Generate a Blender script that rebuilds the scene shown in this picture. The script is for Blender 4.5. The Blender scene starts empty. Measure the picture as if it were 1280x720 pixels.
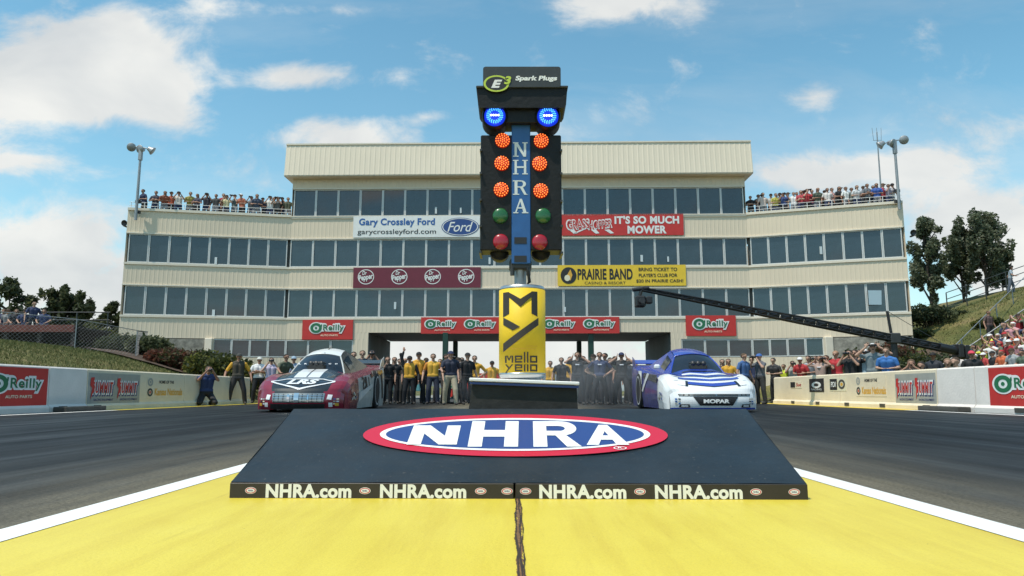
import bpy, math, random
import numpy as np
from mathutils import Vector, Matrix, Euler

# ------------------------------------------------------------------ camera, sky, sun, exposure
scn = bpy.context.scene
col = scn.collection
F, CAMH = 900.0, 0.42
TH = math.atan(130 / 900)

def at(u, v, Y):
    """point at distance Y seen at photo position u, v (1280 x 720)"""
    a, b = (u - 640) / F, (360 - v) / F
    dy = math.cos(TH) - b * math.sin(TH)
    dz = math.sin(TH) + b * math.cos(TH)
    k = Y / dy
    return Vector((a * k, Y, CAMH + dz * k))

cam_d = bpy.data.cameras.new('camera')
cam_d.sensor_width = 36
cam_d.lens = 36 * F / 1280
cam_d.clip_start, cam_d.clip_end = 0.05, 20000
cam = bpy.data.objects.new('camera', cam_d)
col.objects.link(cam)
cam.location = (0, 0, CAMH)
cam.rotation_euler = (math.pi / 2 + TH, 0, 0)
scn.camera = cam
scn.view_settings.view_transform = 'Standard'
scn.view_settings.look = 'None'
scn.view_settings.gamma = 1
scn.view_settings.exposure = 0.08
scn.view_settings.use_curve_mapping = False
scn.render.engine = 'CYCLES'
scn.cycles.max_bounces = 6
scn.cycles.diffuse_bounces = 3
scn.cycles.transparent_max_bounces = 8

SUN_DIR = Vector((-0.33, -0.27, 0.91)).normalized()
sun_el = math.asin(SUN_DIR.z)
SKY_STRENGTH = 0.14

wd = bpy.data.worlds.new('World')
scn.world = wd
wd.use_nodes = True
wn, wl = wd.node_tree.nodes, wd.node_tree.links
wn.clear()

def wnode(t, **k):
    n = wn.new(t)
    for a, b in k.items():
        setattr(n, a, b)
    return n

def wmath(op, a, b=None, c=None, clamp=False):
    n = wnode('ShaderNodeMath', operation=op, use_clamp=clamp)
    for i, x in enumerate((a, b, c)):
        if x is None:
            continue
        if isinstance(x, (int, float)):
            n.inputs[i].default_value = x
        else:
            wl.new(x, n.inputs[i])
    return n.outputs[0]

sky = wnode('ShaderNodeTexSky')
sky.sky_type = 'NISHITA'
sky.sun_disc = False
sky.sun_elevation = sun_el
sky.sun_rotation = math.radians(231)
sky.air_density, sky.dust_density, sky.ozone_density = 1.0, 0.6, 1.2
tc = wnode('ShaderNodeTexCoord')
sep = wnode('ShaderNodeSeparateXYZ')
wl.new(tc.outputs['Generated'], sep.inputs[0])
yy = wmath('MAXIMUM', wmath('ABSOLUTE', sep.outputs[1]), 0.12)
ca = wmath('DIVIDE', sep.outputs[0], yy)
cb = wmath('DIVIDE', sep.outputs[2], yy)
cv = wnode('ShaderNodeCombineXYZ')
wl.new(ca, cv.inputs[0]); wl.new(cb, cv.inputs[1]); wl.new(sep.outputs[1], cv.inputs[2])

def wnoise(scale, detail, rough, dist=0.0, off=(0, 0, 0), sc=(1, 1, 0.3)):
    m = wnode('ShaderNodeMapping')
    m.inputs['Location'].default_value = off
    m.inputs['Scale'].default_value = sc
    wl.new(cv.outputs[0], m.inputs[0])
    n = wnode('ShaderNodeTexNoise')
    n.inputs['Scale'].default_value = scale
    n.inputs['Detail'].default_value = detail
    n.inputs['Roughness'].default_value = rough
    n.inputs['Distortion'].default_value = dist
    wl.new(m.outputs[0], n.inputs['Vector'])
    return n.outputs['Fac']

# clouds of the day: centre and half size in photo positions, then density
CLOUDS = [(95, 70, 190, 92, 1.15), (60, 125, 230, 66, .95), (210, 110, 90, 55, .75), (150, 50, 90, 50, .8),
          (365, 97, 100, 30, .95), (260, 8, 90, 24, .75), (770, 2, 135, 42, 1.05), (430, 172, 135, 34, 1.05),
          (535, 146, 50, 14, .6), (500, 98, 55, 26, .42), (1012, 118, 55, 26, .62), (1010, 218, 150, 36, .95),
          (1215, 262, 160, 70, 1.1), (1160, 205, 110, 36, .75), (1255, 330, 150, 76, 1.15), (70, 300, 170, 66, 1.15),
          (30, 200, 80, 22, .6), (640, 440, 800, 80, .7), (140, 370, 280, 62, .9), (420, 12, 150, 14, .34),
          (1340, 150, 170, 60, .6), (-120, 220, 160, 90, .9), (230, 150, 70, 30, .5)]
acc = None
for (u, v, ru, rv, amp) in CLOUDS:
    p, q = at(u, v, 1.0), at(u + ru, v - rv, 1.0)
    m = wnode('ShaderNodeMapping', vector_type='TEXTURE')
    m.inputs['Location'].default_value = (p.x, p.z - CAMH, 0)
    m.inputs['Scale'].default_value = (abs(q.x - p.x), abs(q.z - p.z), 1e6)
    wl.new(cv.outputs[0], m.inputs[0])
    ln = wnode('ShaderNodeVectorMath', operation='LENGTH')
    wl.new(m.outputs[0], ln.inputs[0])
    g = wmath('MULTIPLY_ADD', ln.outputs['Value'], -amp, amp, clamp=False)
    g = wmath('MAXIMUM', g, 0.0)
    acc = g if acc is None else wmath('MAXIMUM', acc, g) if amp < .5 else wmath('ADD', acc, g)
n1 = wnoise(7.5, 10, 0.64, 0.3, sc=(1, 1.5, .3))
n2 = wnoise(4.0, 6, 0.5, 0.3, (3.1, 1.7, 0), sc=(1, 1.6, .3))
dens = wmath('ADD', acc, wmath('MULTIPLY_ADD', n1, 2.0, -1.08))
mr = wnode('ShaderNodeMapRange', interpolation_type='SMOOTHSTEP')
mr.inputs['From Min'].default_value = 0.0
mr.inputs['From Max'].default_value = 0.75
wl.new(dens, mr.inputs['Value'])
cover = wmath('MULTIPLY', mr.outputs[0], 0.95)
# faint veil towards the horizon plus thin streaks
veil = wmath('MULTIPLY', wmath('POWER', wmath('SUBTRACT', 1.0, wmath('MINIMUM', wmath('ABSOLUTE', cb), 1.0)), 6.0), 0.75)
thin = wmath('MULTIPLY', wmath('SUBTRACT', wnoise(3.0, 8, .6, .4, (1.3, 4.4, 0), sc=(.6, 2.2, .3)), .46), .8, clamp=True)
cover = wmath('MINIMUM', wmath('ADD', wmath('ADD', cover, veil), thin), 0.97)
shade = wnode('ShaderNodeMix', data_type='RGBA')
shade.inputs[6].default_value = (4.5, 4.7, 4.8, 1)
shade.inputs[7].default_value = (6.2, 6.2, 5.95, 1)
thick = wnode('ShaderNodeMapRange')
thick.inputs['From Min'].default_value = .35
thick.inputs['From Max'].default_value = .65
wl.new(n2, thick.inputs['Value'])
wl.new(thick.outputs[0], shade.inputs[0])
mixc = wnode('ShaderNodeMix', data_type='RGBA')
wl.new(cover, mixc.inputs[0])
tint = wnode('ShaderNodeMix', data_type='RGBA', blend_type='MULTIPLY')
tint.inputs[0].default_value = 1.0
tint.inputs[7].default_value = (0.90, 1.36, 1.22, 1)
wl.new(sky.outputs[0], tint.inputs[6])
wl.new(tint.outputs[2], mixc.inputs[6]); wl.new(shade.outputs[2], mixc.inputs[7])
bg = wnode('ShaderNodeBackground')
bg.inputs['Strength'].default_value = SKY_STRENGTH
wo = wnode('ShaderNodeOutputWorld')
wl.new(mixc.outputs[2], bg.inputs['Color']); wl.new(bg.outputs[0], wo.inputs['Surface'])

sd = bpy.data.lights.new('sun', 'SUN')
sd.energy, sd.angle, sd.color = 3.7, math.radians(0.53), (1.0, 0.92, 0.80)
sun = bpy.data.objects.new('sun', sd)
sun.rotation_euler = (-SUN_DIR).to_track_quat('-Z', 'Y').to_euler()
sun.location = (0, 0, 60)
col.objects.link(sun)

# ------------------------------------------------------------------ helpers
rnd = random.Random(11)
nrg = np.random.default_rng(5)

def mat(name, c, rough=.6, metal=0.0, var=0.0, vscale=4.0, bump=0.0, bscale=60.0, emit=0.0, coat=0.0, spec=.5, stretch=(1, 1, 1), ecol=None, ior=1.5):
    m = bpy.data.materials.new(name)
    m.use_nodes = True
    nt = m.node_tree
    b = nt.nodes['Principled BSDF']
    b.inputs['Base Color'].default_value = (*c, 1)
    b.inputs['Roughness'].default_value = rough
    b.inputs['Metallic'].default_value = metal
    b.inputs['IOR'].default_value = ior
    b.inputs['Specular IOR Level'].default_value = spec
    b.inputs['Coat Weight'].default_value = coat
    b.inputs['Coat Roughness'].default_value = .06
    if emit:
        b.inputs['Emission Color'].default_value = (*(ecol or c), 1)
        b.inputs['Emission Strength'].default_value = emit
    if var or bump:
        t = nt.nodes.new('ShaderNodeTexCoord')
        mp = nt.nodes.new('ShaderNodeMapping')
        mp.inputs['Scale'].default_value = stretch
        nt.links.new(t.outputs['Object'], mp.inputs[0])
    if var:
        n = nt.nodes.new('ShaderNodeTexNoise')
        n.inputs['Scale'].default_value = vscale
        n.inputs['Detail'].default_value = 6
        n.inputs['Roughness'].default_value = .62
        nt.links.new(mp.outputs[0], n.inputs['Vector'])
        r = nt.nodes.new('ShaderNodeValToRGB')
        lo = [max(0, x * (1 - var)) for x in c]
        hi = [min(1, x * (1 + var)) for x in c]
        r.color_ramp.elements[0].position, r.color_ramp.elements[1].position = .3, .7
        r.color_ramp.elements[0].color = (*lo, 1)
        r.color_ramp.elements[1].color = (*hi, 1)
        nt.links.new(n.outputs['Fac'], r.inputs[0])
        nt.links.new(r.outputs[0], b.inputs['Base Color'])
    if bump:
        n = nt.nodes.new('ShaderNodeTexNoise')
        n.inputs['Scale'].default_value = bscale
        n.inputs['Detail'].default_value = 5
        nt.links.new(mp.outputs[0], n.inputs['Vector'])
        bp = nt.nodes.new('ShaderNodeBump')
        bp.inputs['Strength'].default_value = bump
        bp.inputs['Distance'].default_value = .02
        nt.links.new(n.outputs['Fac'], bp.inputs['Height'])
        nt.links.new(bp.outputs[0], b.inputs['Normal'])
    return m

_mc = {}
def cm(c, rough=.75, var=.12, tag='cloth'):
    k = (tuple(round(x, 3) for x in c), rough, tag)
    if k not in _mc:
        _mc[k] = mat('%s_%d' % (tag, len(_mc)), c, rough, var=var, vscale=9)
    return _mc[k]

class MB:
    """collects shapes and links them as ONE mesh object"""
    def __init__(s):
        s.v, s.f, s.m, s.sm, s.mats = [], [], [], [], []
    def mi(s, m):
        if m not in s.mats:
            s.mats.append(m)
        return s.mats.index(m)
    def add(s, vs, fs, m, smooth=False, M=None):
        o = len(s.v)
        for v in vs:
            v = Vector(v)
            s.v.append(tuple(M @ v) if M is not None else tuple(v))
        k = s.mi(m)
        for f in fs:
            s.f.append(tuple(i + o for i in f)); s.m.append(k); s.sm.append(smooth)
        return s
    def box(s, c, d, m, bev=0.0, M=None, rot=None):
        hx, hy, hz = d[0] / 2, d[1] / 2, d[2] / 2
        R = Matrix.Translation(Vector(c)) @ (Euler(rot).to_matrix().to_4x4() if rot else Matrix())
        if M is not None:
            R = M @ R
        if bev <= 0:
            vs = [(x * hx, y * hy, z * hz) for x in (-1, 1) for y in (-1, 1) for z in (-1, 1)]
            fs = [(0, 1, 3, 2), (4, 6, 7, 5), (0, 4, 5, 1), (2, 3, 7, 6), (0, 2, 6, 4), (1, 5, 7, 3)]
            return s.add(vs, fs, m, M=R)
        b = min(bev, hx * .49 * 2 * .98, hy * .98, hz * .98)
        vs, ix = [], {}
        for x in (-1, 1):
            for y in (-1, 1):
                for z in (-1, 1):
                    for a in range(3):
                        p = [x * (hx - b), y * (hy - b), z * (hz - b)]
                        p[a] += (x, y, z)[a] * b
                        ix[x, y, z, a] = len(vs); vs.append(p)
        fs = []
        for a in range(3):
            o1, o2 = (a + 1) % 3, (a + 2) % 3
            for sg in (-1, 1):
                q = []
                for (p1, p2) in ((-1, -1), (1, -1), (1, 1), (-1, 1)):
                    k = [0, 0, 0]; k[a] = sg; k[o1] = p1; k[o2] = p2
                    q.append(ix[k[0], k[1], k[2], a])
                fs.append(tuple(q if sg > 0 else q[::-1]))
            for s1 in (-1, 1):
                for s2 in (-1, 1):
                    k0 = [0, 0, 0]; k1 = [0, 0, 0]
                    k0[a] = -1; k1[a] = 1
                    k0[o1] = k1[o1] = s1; k0[o2] = k1[o2] = s2
                    q = [ix[(*k0, o1)], ix[(*k1, o1)], ix[(*k1, o2)], ix[(*k0, o2)]]
                    fs.append(tuple(q if s1 * s2 > 0 else q[::-1]))
        for x in (-1, 1):
            for y in (-1, 1):
                for z in (-1, 1):
                    q = [ix[x, y, z, 0], ix[x, y, z, 1], ix[x, y, z, 2]]
                    fs.append(tuple(q if x * y * z > 0 else q[::-1]))
        return s.add(vs, fs, m, M=R)
    def tube(s, pts, r, m, n=8, caps=True, smooth=True):
        pts = [Vector(p) for p in pts]
        rs = r if isinstance(r, (list, tuple)) else [r] * len(pts)
        vs, fs = [], []
        up = Vector((0, 0, 1))
        for i, p in enumerate(pts):
            d = (pts[min(i + 1, len(pts) - 1)] - pts[max(i - 1, 0)]).normalized()
            a = up if abs(d.dot(up)) < .95 else Vector((1, 0, 0))
            x = d.cross(a).normalized(); y = d.cross(x)
            for k in range(n):
                t = 2 * math.pi * k / n
                vs.append(p + (x * math.cos(t) + y * math.sin(t)) * rs[i])
        for i in range(len(pts) - 1):
            for k in range(n):
                k2 = (k + 1) % n
                fs.append((i * n + k, i * n + k2, (i + 1) * n + k2, (i + 1) * n + k))
        s.add(vs, fs, m, smooth)
        if caps:
            s.add(vs[:n], [tuple(range(n))[::-1]], m)
            s.add(vs[-n:], [tuple(range(n))], m)
        return s
    def lathe(s, prof, m, n=32, M=None, smooth=True, caps=True):
        """prof: (radius, height) pairs about local z"""
        vs, fs = [], []
        for (r, z) in prof:
            for k in range(n):
                t = 2 * math.pi * k / n
                vs.append((r * math.cos(t), r * math.sin(t), z))
        for i in range(len(prof) - 1):
            for k in range(n):
                k2 = (k + 1) % n
                fs.append((i * n + k, i * n + k2, (i + 1) * n + k2, (i + 1) * n + k))
        if caps and prof[0][0] > 1e-6: fs.append(tuple(range(n))[::-1])
        if caps and prof[-1][0] > 1e-6: fs.append(tuple((len(prof) - 1) * n + k for k in range(n)))
        return s.add(vs, fs, m, smooth, M)
    def ellipsoid(s, c, r, m, n=16, k=10, M=None, keep=None):
        vs, fs = [], []
        for i in range(k + 1):
            a = math.pi * i / k
            for j in range(n):
                t = 2 * math.pi * j / n
                vs.append((c[0] + r[0] * math.sin(a) * math.cos(t), c[1] + r[1] * math.sin(a) * math.sin(t), c[2] + r[2] * math.cos(a)))
        for i in range(k):
            for j in range(n):
                j2 = (j + 1) % n
                q = (i * n + j, (i + 1) * n + j, (i + 1) * n + j2, i * n + j2)
                if keep is None or all(keep(vs[t]) for t in q):
                    fs.append(q)
        return s.add(vs, fs, m, True, M)
    def prism(s, poly, fr, depth, m, side=None):
        """flat outline in frame fr=(o,ux,uy) pushed back by depth"""
        o, ux, uy = fr
        n = ux.cross(uy)
        a = [o + ux * p[0] + uy * p[1] for p in poly]
        b = [q - n * depth for q in a]
        N = len(poly)
        s.add(a + b, [tuple(range(N)), tuple(range(N, 2 * N))[::-1]], m)
        s.add(a + b, [(i, i + N, (i + 1) % N + N, (i + 1) % N) for i in range(N)], side or m)
        return s
    def poly(s, poly, fr, m, off=0.0, fn=None):
        o, ux, uy = fr
        n = ux.cross(uy)
        vs = [(fn(p[0], p[1]) if fn else o + ux * p[0] + uy * p[1] + n * off) for p in poly]
        return s.add(vs, [tuple(range(len(poly)))], m)
    def ring(s, c, r0, r1, fr, m, off=0.0, n=40, fn=None):
        o, ux, uy = fr
        nn = ux.cross(uy)
        vs = []
        for r in (r0, r1):
            for k in range(n):
                t = 2 * math.pi * k / n
                x, y = c[0] + r[0] * math.cos(t), c[1] + r[1] * math.sin(t)
                vs.append(fn(x, y) if fn else o + ux * x + uy * y + nn * off)
        return s.add(vs, [(k, (k + 1) % n, n + (k + 1) % n, n + k) for k in range(n)], m)
    def text(s, t, c, wh, fr, m, off=0.0, bold=0.0, shear=0.0, sp=1.0, fn=None, rot=0.0):
        vs, fs = text_mesh(t, bold, shear, sp)
        w, h = wh
        o, ux, uy = fr if fr else (None, None, None)
        n = ux.cross(uy) if fr else None
        out = []
        cr, sr = math.cos(rot), math.sin(rot)
        for (x, y) in vs:
            X, Y = x * w, y * (h if h else 0)
            X, Y = c[0] + X * cr - Y * sr, c[1] + X * sr + Y * cr
            out.append(fn(X, Y) if fn else o + ux * X + uy * Y + n * off)
        return s.add(out, fs, m)
    def qgrid(s, p, n, k, m, fn):
        """quad p (4 corners) cut in n x k cells and laid on a surface by fn"""
        vs = []
        for j in range(k + 1):
            for i in range(n + 1):
                a, b = i / n, j / k
                x = (p[0][0] * (1 - a) + p[1][0] * a) * (1 - b) + (p[3][0] * (1 - a) + p[2][0] * a) * b
                y = (p[0][1] * (1 - a) + p[1][1] * a) * (1 - b) + (p[3][1] * (1 - a) + p[2][1] * a) * b
                vs.append(fn(x, y))
        fs = [(j * (n + 1) + i, j * (n + 1) + i + 1, (j + 1) * (n + 1) + i + 1, (j + 1) * (n + 1) + i) for j in range(k) for i in range(n)]
        return s.add(vs, fs, m)
    def mesh(s, name):
        me = bpy.data.meshes.new(name)
        me.from_pydata(s.v, [], s.f)
        for m in s.mats:
            me.materials.append(m)
        me.polygons.foreach_set('material_index', s.m)
        me.polygons.foreach_set('use_smooth', s.sm)
        me.update()
        return me
    def build(s, name, parent=None, loc=None, rz=0.0):
        o = bpy.data.objects.new(name, s.mesh(name))
        col.objects.link(o)
        if parent: o.parent = parent
        if loc is not None: o.location = loc
        o.rotation_euler.z = rz
        return o

_tc = {}
def text_mesh(t, bold=0.0, shear=0.0, sp=1.0):
    """letters as flat faces, scaled to a unit box about the origin"""
    k = (t, bold, shear, sp)
    if k in _tc: return _tc[k]
    cu = bpy.data.curves.new('lettering', 'FONT')
    cu.body, cu.size, cu.offset, cu.shear, cu.space_character = t, 1.0, bold, shear, sp
    cu.resolution_u = 4
    o = bpy.data.objects.new('lettering', cu)
    col.objects.link(o)
    dg = bpy.context.evaluated_depsgraph_get()
    dg.update()
    me = bpy.data.meshes.new_from_object(o.evaluated_get(dg))
    v = np.array([q.co[:2] for q in me.vertices])
    fs = [tuple(p.vertices) for p in me.polygons]
    lo, hi = v.min(0), v.max(0)
    v = (v - (lo + hi) / 2) / np.maximum(hi - lo, 1e-6)
    bpy.data.objects.remove(o); bpy.data.curves.remove(cu); bpy.data.meshes.remove(me)
    _tc[k] = ([tuple(x) for x in v], fs)
    return _tc[k]

def tag(o, label=None, cat=None, group=None, kind=None):
    if label: o['label'] = label
    if cat: o['category'] = cat
    if group: o['group'] = group
    if kind: o['kind'] = kind
    return o

def empty(name, loc, label, cat, group=None, rz=0.0):
    o = bpy.data.objects.new(name, None)
    o.empty_display_size = .2
    col.objects.link(o)
    o.location = loc
    o.rotation_euler.z = rz
    return tag(o, label, cat, group)

def copy_tree(o, parent=None):
    c = o.copy()
    col.objects.link(c)
    if parent: c.parent = parent
    for ch in list(o.children):
        copy_tree(ch, c)
    return c

X3, Z3 = Vector((1, 0, 0)), Vector((0, 0, 1))
def ell(c, r, n=40):
    return [(c[0] + r[0] * math.cos(2 * math.pi * k / n), c[1] + r[1] * math.sin(2 * math.pi * k / n)) for k in range(n)]
def rect(x0, y0, x1, y1):
    return [(x0, y0), (x1, y0), (x1, y1), (x0, y1)]
def rrect(x0, y0, x1, y1, r, n=5):
    out = []
    for (cx, cy, a) in ((x1 - r, y1 - r, 0), (x0 + r, y1 - r, 90), (x0 + r, y0 + r, 180), (x1 - r, y0 + r, 270)):
        for k in range(n + 1):
            t = math.radians(a + 90 * k / n)
            out.append((cx + r * math.cos(t), cy + r * math.sin(t)))
    return out
def lerp_tab(tab, s):
    xs, ys = [a for a, _ in tab], [b for _, b in tab]
    return float(np.interp(s, xs, ys))
ORD = ['first', 'second', 'third', 'fourth', 'fifth', 'sixth', 'seventh', 'eighth', 'ninth', 'tenth', 'eleventh', 'twelfth', 'thirteenth',
       'fourteenth', 'fifteenth', 'sixteenth', 'seventeenth', 'eighteenth', 'nineteenth', 'twentieth', 'twenty-first', 'twenty-second',
       'twenty-third', 'twenty-fourth', 'twenty-fifth', 'twenty-sixth', 'twenty-seventh', 'twenty-eighth', 'twenty-ninth', 'thirtieth',
       'thirty-first', 'thirty-second', 'thirty-third']
# ------------------------------------------------------------------ shared materials
WHITE = mat('white_paint', (.8, .8, .78), .5, var=.05)
BLACK = mat('black_plastic', (.018, .018, .02), .42, var=.2)
BLACKP = mat('black_print', (.02, .02, .022), .5)
DKGREY = mat('dark_grey_metal', (.05, .052, .055), .45, metal=.3, var=.2)
STEEL = mat('brushed_steel', (.55, .55, .55), .32, metal=.9, var=.1)
GALV = mat('galvanised_steel', (.33, .34, .35), .5, metal=.6, var=.15)
RED = mat('red_print', (.55, .035, .03), .5, var=.08)
GREENP = mat('green_print', (.02, .16, .07), .5)
NAVY = mat('navy_print', (.02, .035, .16), .5)
YEL = mat('yellow_print', (.82, .55, .04), .5, var=.06)
CREAM = mat('cream_print', (.8, .74, .55), .5)
ORANGEP = mat('orange_print', (.75, .4, .05), .5)
GREYP = mat('grey_print', (.36, .36, .33), .55, var=.08)
MAROON = mat('maroon_print', (.16, .02, .04), .5, var=.08)
# ------------------------------------------------------------------ ground
def hgt(x, y):
    """height of the land: flat between the walls, banks outside them"""
    fade = min(1, max(0, (260 - y) / 120)) if y > 140 else 1.0
    fb = min(1, max(0, (y + 10) / 14))
    if x < -10.4:
        d = -10.4 - x
        z = .30 * d
        z = 2.5 - math.log(1 + math.exp((2.5 - z) * 3)) / 3 if z < 6 else 2.5
        z = max(0, min(z, 2.5)) * min(1, d / .8)
    elif x > 11.8:
        d = max(0, x - (18.0 + (11.8 - 18.0) * min(1, max(0, (y - 33) / 9))))
        z = .33 * d * min(1, d / 1.5)
        z = min(z, 7.6)
    else:
        z = 0
    return z * fade * fb

def nodes_mat(name):
    m = bpy.data.materials.new(name); m.use_nodes = True
    return m, m.node_tree.nodes, m.node_tree.links, m.node_tree.nodes['Principled BSDF']
def tnoise(N, L, vec, scale, detail=6, rough=.6, sc=(1, 1, 1)):
    mp = N.new('ShaderNodeMapping'); mp.inputs['Scale'].default_value = sc
    L.new(vec, mp.inputs[0])
    n = N.new('ShaderNodeTexNoise')
    n.inputs['Scale'].default_value, n.inputs['Detail'].default_value, n.inputs['Roughness'].default_value = scale, detail, rough
    L.new(mp.outputs[0], n.inputs['Vector'])
    return n.outputs['Fac']
def ramp(N, L, fac, stops):
    r = N.new('ShaderNodeValToRGB')
    e = r.color_ramp.elements
    while len(e) < len(stops): e.new(.5)
    for k, (p, c) in enumerate(stops):
        e[k].position = p
        e[k].color = (*c, 1) if len(c) == 3 else c
    L.new(fac, r.inputs[0])
    return r.outputs[0]
def mixc_(N, L, fac, a, b, mode='MIX'):
    m = N.new('ShaderNodeMix'); m.data_type = 'RGBA'; m.blend_type = mode
    for s, x in ((0, fac), (6, a), (7, b)):
        if isinstance(x, (int, float)): m.inputs[s].default_value = x
        elif isinstance(x, tuple): m.inputs[s].default_value = (*x, 1)
        else: L.new(x, m.inputs[s])
    return m.outputs[2]
def bump_(N, L, b, h, st, dist=.01):
    bp = N.new('ShaderNodeBump'); bp.inputs['Strength'].default_value = st; bp.inputs['Distance'].default_value = dist
    L.new(h, bp.inputs['Height']); L.new(bp.outputs[0], b.inputs['Normal'])

# grass covered land
GRASSG, N, L, B = nodes_mat('mown_grass')
pos = N.new('ShaderNodeTexCoord').outputs['Object']
c1 = ramp(N, L, tnoise(N, L, pos, .35, 8), [(.3, (.07, .085, .018)), (.46, (.12, .125, .03)), (.58, (.19, .165, .055)), (.68, (.27, .20, .095))])
c2 = ramp(N, L, tnoise(N, L, pos, 9, 6, .7), [(.35, (.45, .45, .45)), (.65, (1.25, 1.25, 1.2))])
L.new(mixc_(N, L, 1.0, c1, c2, 'MULTIPLY'), B.inputs['Base Color'])
B.inputs['Roughness'].default_value = .9
bump_(N, L, B, tnoise(N, L, pos, 14, 6, .7), .8, .08)

xs = sorted(set([-6000, -2500, -900, -400, -200, -120, -80, -60, -50] + [round(-44 + .8 * i, 2) for i in range(44)] + [-10.4, -10.2, -5, 0, 5, 10.2, 11.8]
                + [round(12 + .8 * i, 2) for i in range(42)] + [50, 60, 80, 120, 200, 400, 900, 2500, 6000]))
ys = sorted(set([-6000, -900, -200, -60, -20, -10] + [-4 + 2 * i for i in range(40)] + [80, 90, 100, 120, 140, 180, 220, 260, 400, 900, 2500, 9000]))
gb = MB()
gv = [(x, y, hgt(x, y) - .008) for y in ys for x in xs]
nx = len(xs)
gb.add(gv, [(j * nx + i, j * nx + i + 1, (j + 1) * nx + i + 1, (j + 1) * nx + i) for j in range(len(ys) - 1) for i in range(nx - 1)], GRASSG, True)
tag(gb.build('ground'), kind='structure')

# race track asphalt, rubbered in two lanes
ASPH, N, L, B = nodes_mat('rubbered_asphalt')
tcn = N.new('ShaderNodeTexCoord').outputs['Object']
sx = N.new('ShaderNodeSeparateXYZ'); L.new(tcn, sx.inputs[0])
ab = N.new('ShaderNodeMath'); ab.operation = 'ABSOLUTE'; L.new(sx.outputs[0], ab.inputs[0])
warp = N.new('ShaderNodeMath'); warp.operation = 'MULTIPLY_ADD'
L.new(tnoise(N, L, tcn, 1.0, 5, .6, (2.2, .12, 1)), warp.inputs[0]); warp.inputs[1].default_value = 1.1; L.new(ab.outputs[0], warp.inputs[2])
mr_ = N.new('ShaderNodeMath'); mr_.operation = 'DIVIDE'; L.new(warp.outputs[0], mr_.inputs[0]); mr_.inputs[1].default_value = 11.0
lane = ramp(N, L, mr_.outputs[0], [(.18, (.135, .120, .088)), (.225, (.072, .065, .052)), (.30, (.021, .022, .023)), (.39, (.008, .009, .011)), (.58, (.007, .009, .011)),
                                 (.75, (.017, .020, .023)), (.93, (.028, .030, .031))])
st = ramp(N, L, tnoise(N, L, tcn, 1.0, 7, .65, (5.0, .16, 1)), [(.3, (.60, .61, .63)), (.7, (1.36, 1.34, 1.3))])
gr = ramp(N, L, tnoise(N, L, tcn, 70, 5, .8), [(.36, (.45, .45, .45)), (.64, (1.7, 1.67, 1.6))])
patch = ramp(N, L, tnoise(N, L, tcn, .9, 6, .6), [(.35, (.78, .78, .8)), (.65, (1.18, 1.17, 1.13))])
cc = mixc_(N, L, 1.0, lane, st, 'MULTIPLY')
cc = mixc_(N, L, 1.0, cc, gr, 'MULTIPLY')
cc = mixc_(N, L, 1.0, cc, patch, 'MULTIPLY')
L.new(cc, B.inputs['Base Color'])
rr = ramp(N, L, tnoise(N, L, tcn, 1.0, 5, .6, (3.0, .2, 1)), [(.3, (.38,) * 3), (.7, (.72,) * 3)])
L.new(rr, B.inputs['Roughness']); B.inputs['Specular IOR Level'].default_value = .16
bump_(N, L, B, tnoise(N, L, tcn, 220, 3, .7), .5, .004)

def sheet(name, x0, y0, x1, y1, z, m, nx=1, ny=1, kind='structure'):
    b = MB()
    vs = [(x0 + (x1 - x0) * i / nx, y0 + (y1 - y0) * j / ny, z) for j in range(ny + 1) for i in range(nx + 1)]
    b.add(vs, [(j * (nx + 1) + i, j * (nx + 1) + i + 1, (j + 1) * (nx + 1) + i + 1, (j + 1) * (nx + 1) + i) for j in range(ny) for i in range(nx)], m)
    return tag(b.build(name), kind=kind)
sheet('race_track', -9.62, -12, 9.62, 31, 0.0, ASPH)
CONC, N, L, B = nodes_mat('pale_concrete')
tcn = N.new('ShaderNodeTexCoord').outputs['Object']
cA = ramp(N, L, tnoise(N, L, tcn, .6, 8, .65), [(.3, (.26, .25, .23)), (.7, (.40, .385, .35))])
cB = ramp(N, L, tnoise(N, L, tcn, 40, 4, .7), [(.35, (.8, .8, .8)), (.65, (1.12, 1.12, 1.1))])
L.new(mixc_(N, L, 1.0, cA, cB, 'MULTIPLY'), B.inputs['Base Color']); B.inputs['Roughness'].default_value = .85
sheet('staging_lane', -11.5, 52, 11.5, 140, 0.004, CONC)
DASPH = mat('dark_asphalt', (.040, .042, .044), .8, var=.35, vscale=1.2, bump=.3, bscale=60)  # dark mottled tone from the track's end to behind the tower
sheet('start_apron', -11.5, 31, 11.5, 52, 0.003, DASPH)

# yellow centre median with white edge lines
YM, N, L, B = nodes_mat('yellow_pavement_paint')
tcn = N.new('ShaderNodeTexCoord').outputs['Object']
cA = ramp(N, L, tnoise(N, L, tcn, 1.6, 8, .62), [(.3, (.715, .56, .055)), (.55, (.755, .605, .070)), (.75, (.775, .63, .088))])
vor = N.new('ShaderNodeTexVoronoi'); vor.inputs['Scale'].default_value = 9.0
L.new(tcn, vor.inputs['Vector'])
sp_ = N.new('ShaderNodeMath'); sp_.operation = 'LESS_THAN'; L.new(vor.outputs['Distance'], sp_.inputs[0])
spr = N.new('ShaderNodeMath'); spr.operation = 'MULTIPLY_ADD'; spr.inputs[1].default_value = .09; spr.inputs[2].default_value = -.028
L.new(tnoise(N, L, tcn, 6, 3), spr.inputs[0]); L.new(spr.outputs[0], sp_.inputs[1])
cB = mixc_(N, L, sp_.outputs[0], cA, (.16, .11, .03))
cs = ramp(N, L, tnoise(N, L, tcn, 1.0, 7, .7, (9, .7, 1)), [(.45, (1, 1, 1)), (.8, (.86, .80, .66))])
cg = ramp(N, L, tnoise(N, L, tcn, 170, 4, .75), [(.34, (.90, .89, .86)), (.52, (1, 1, 1)), (.7, (1.02, 1.02, 1.04))])
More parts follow.
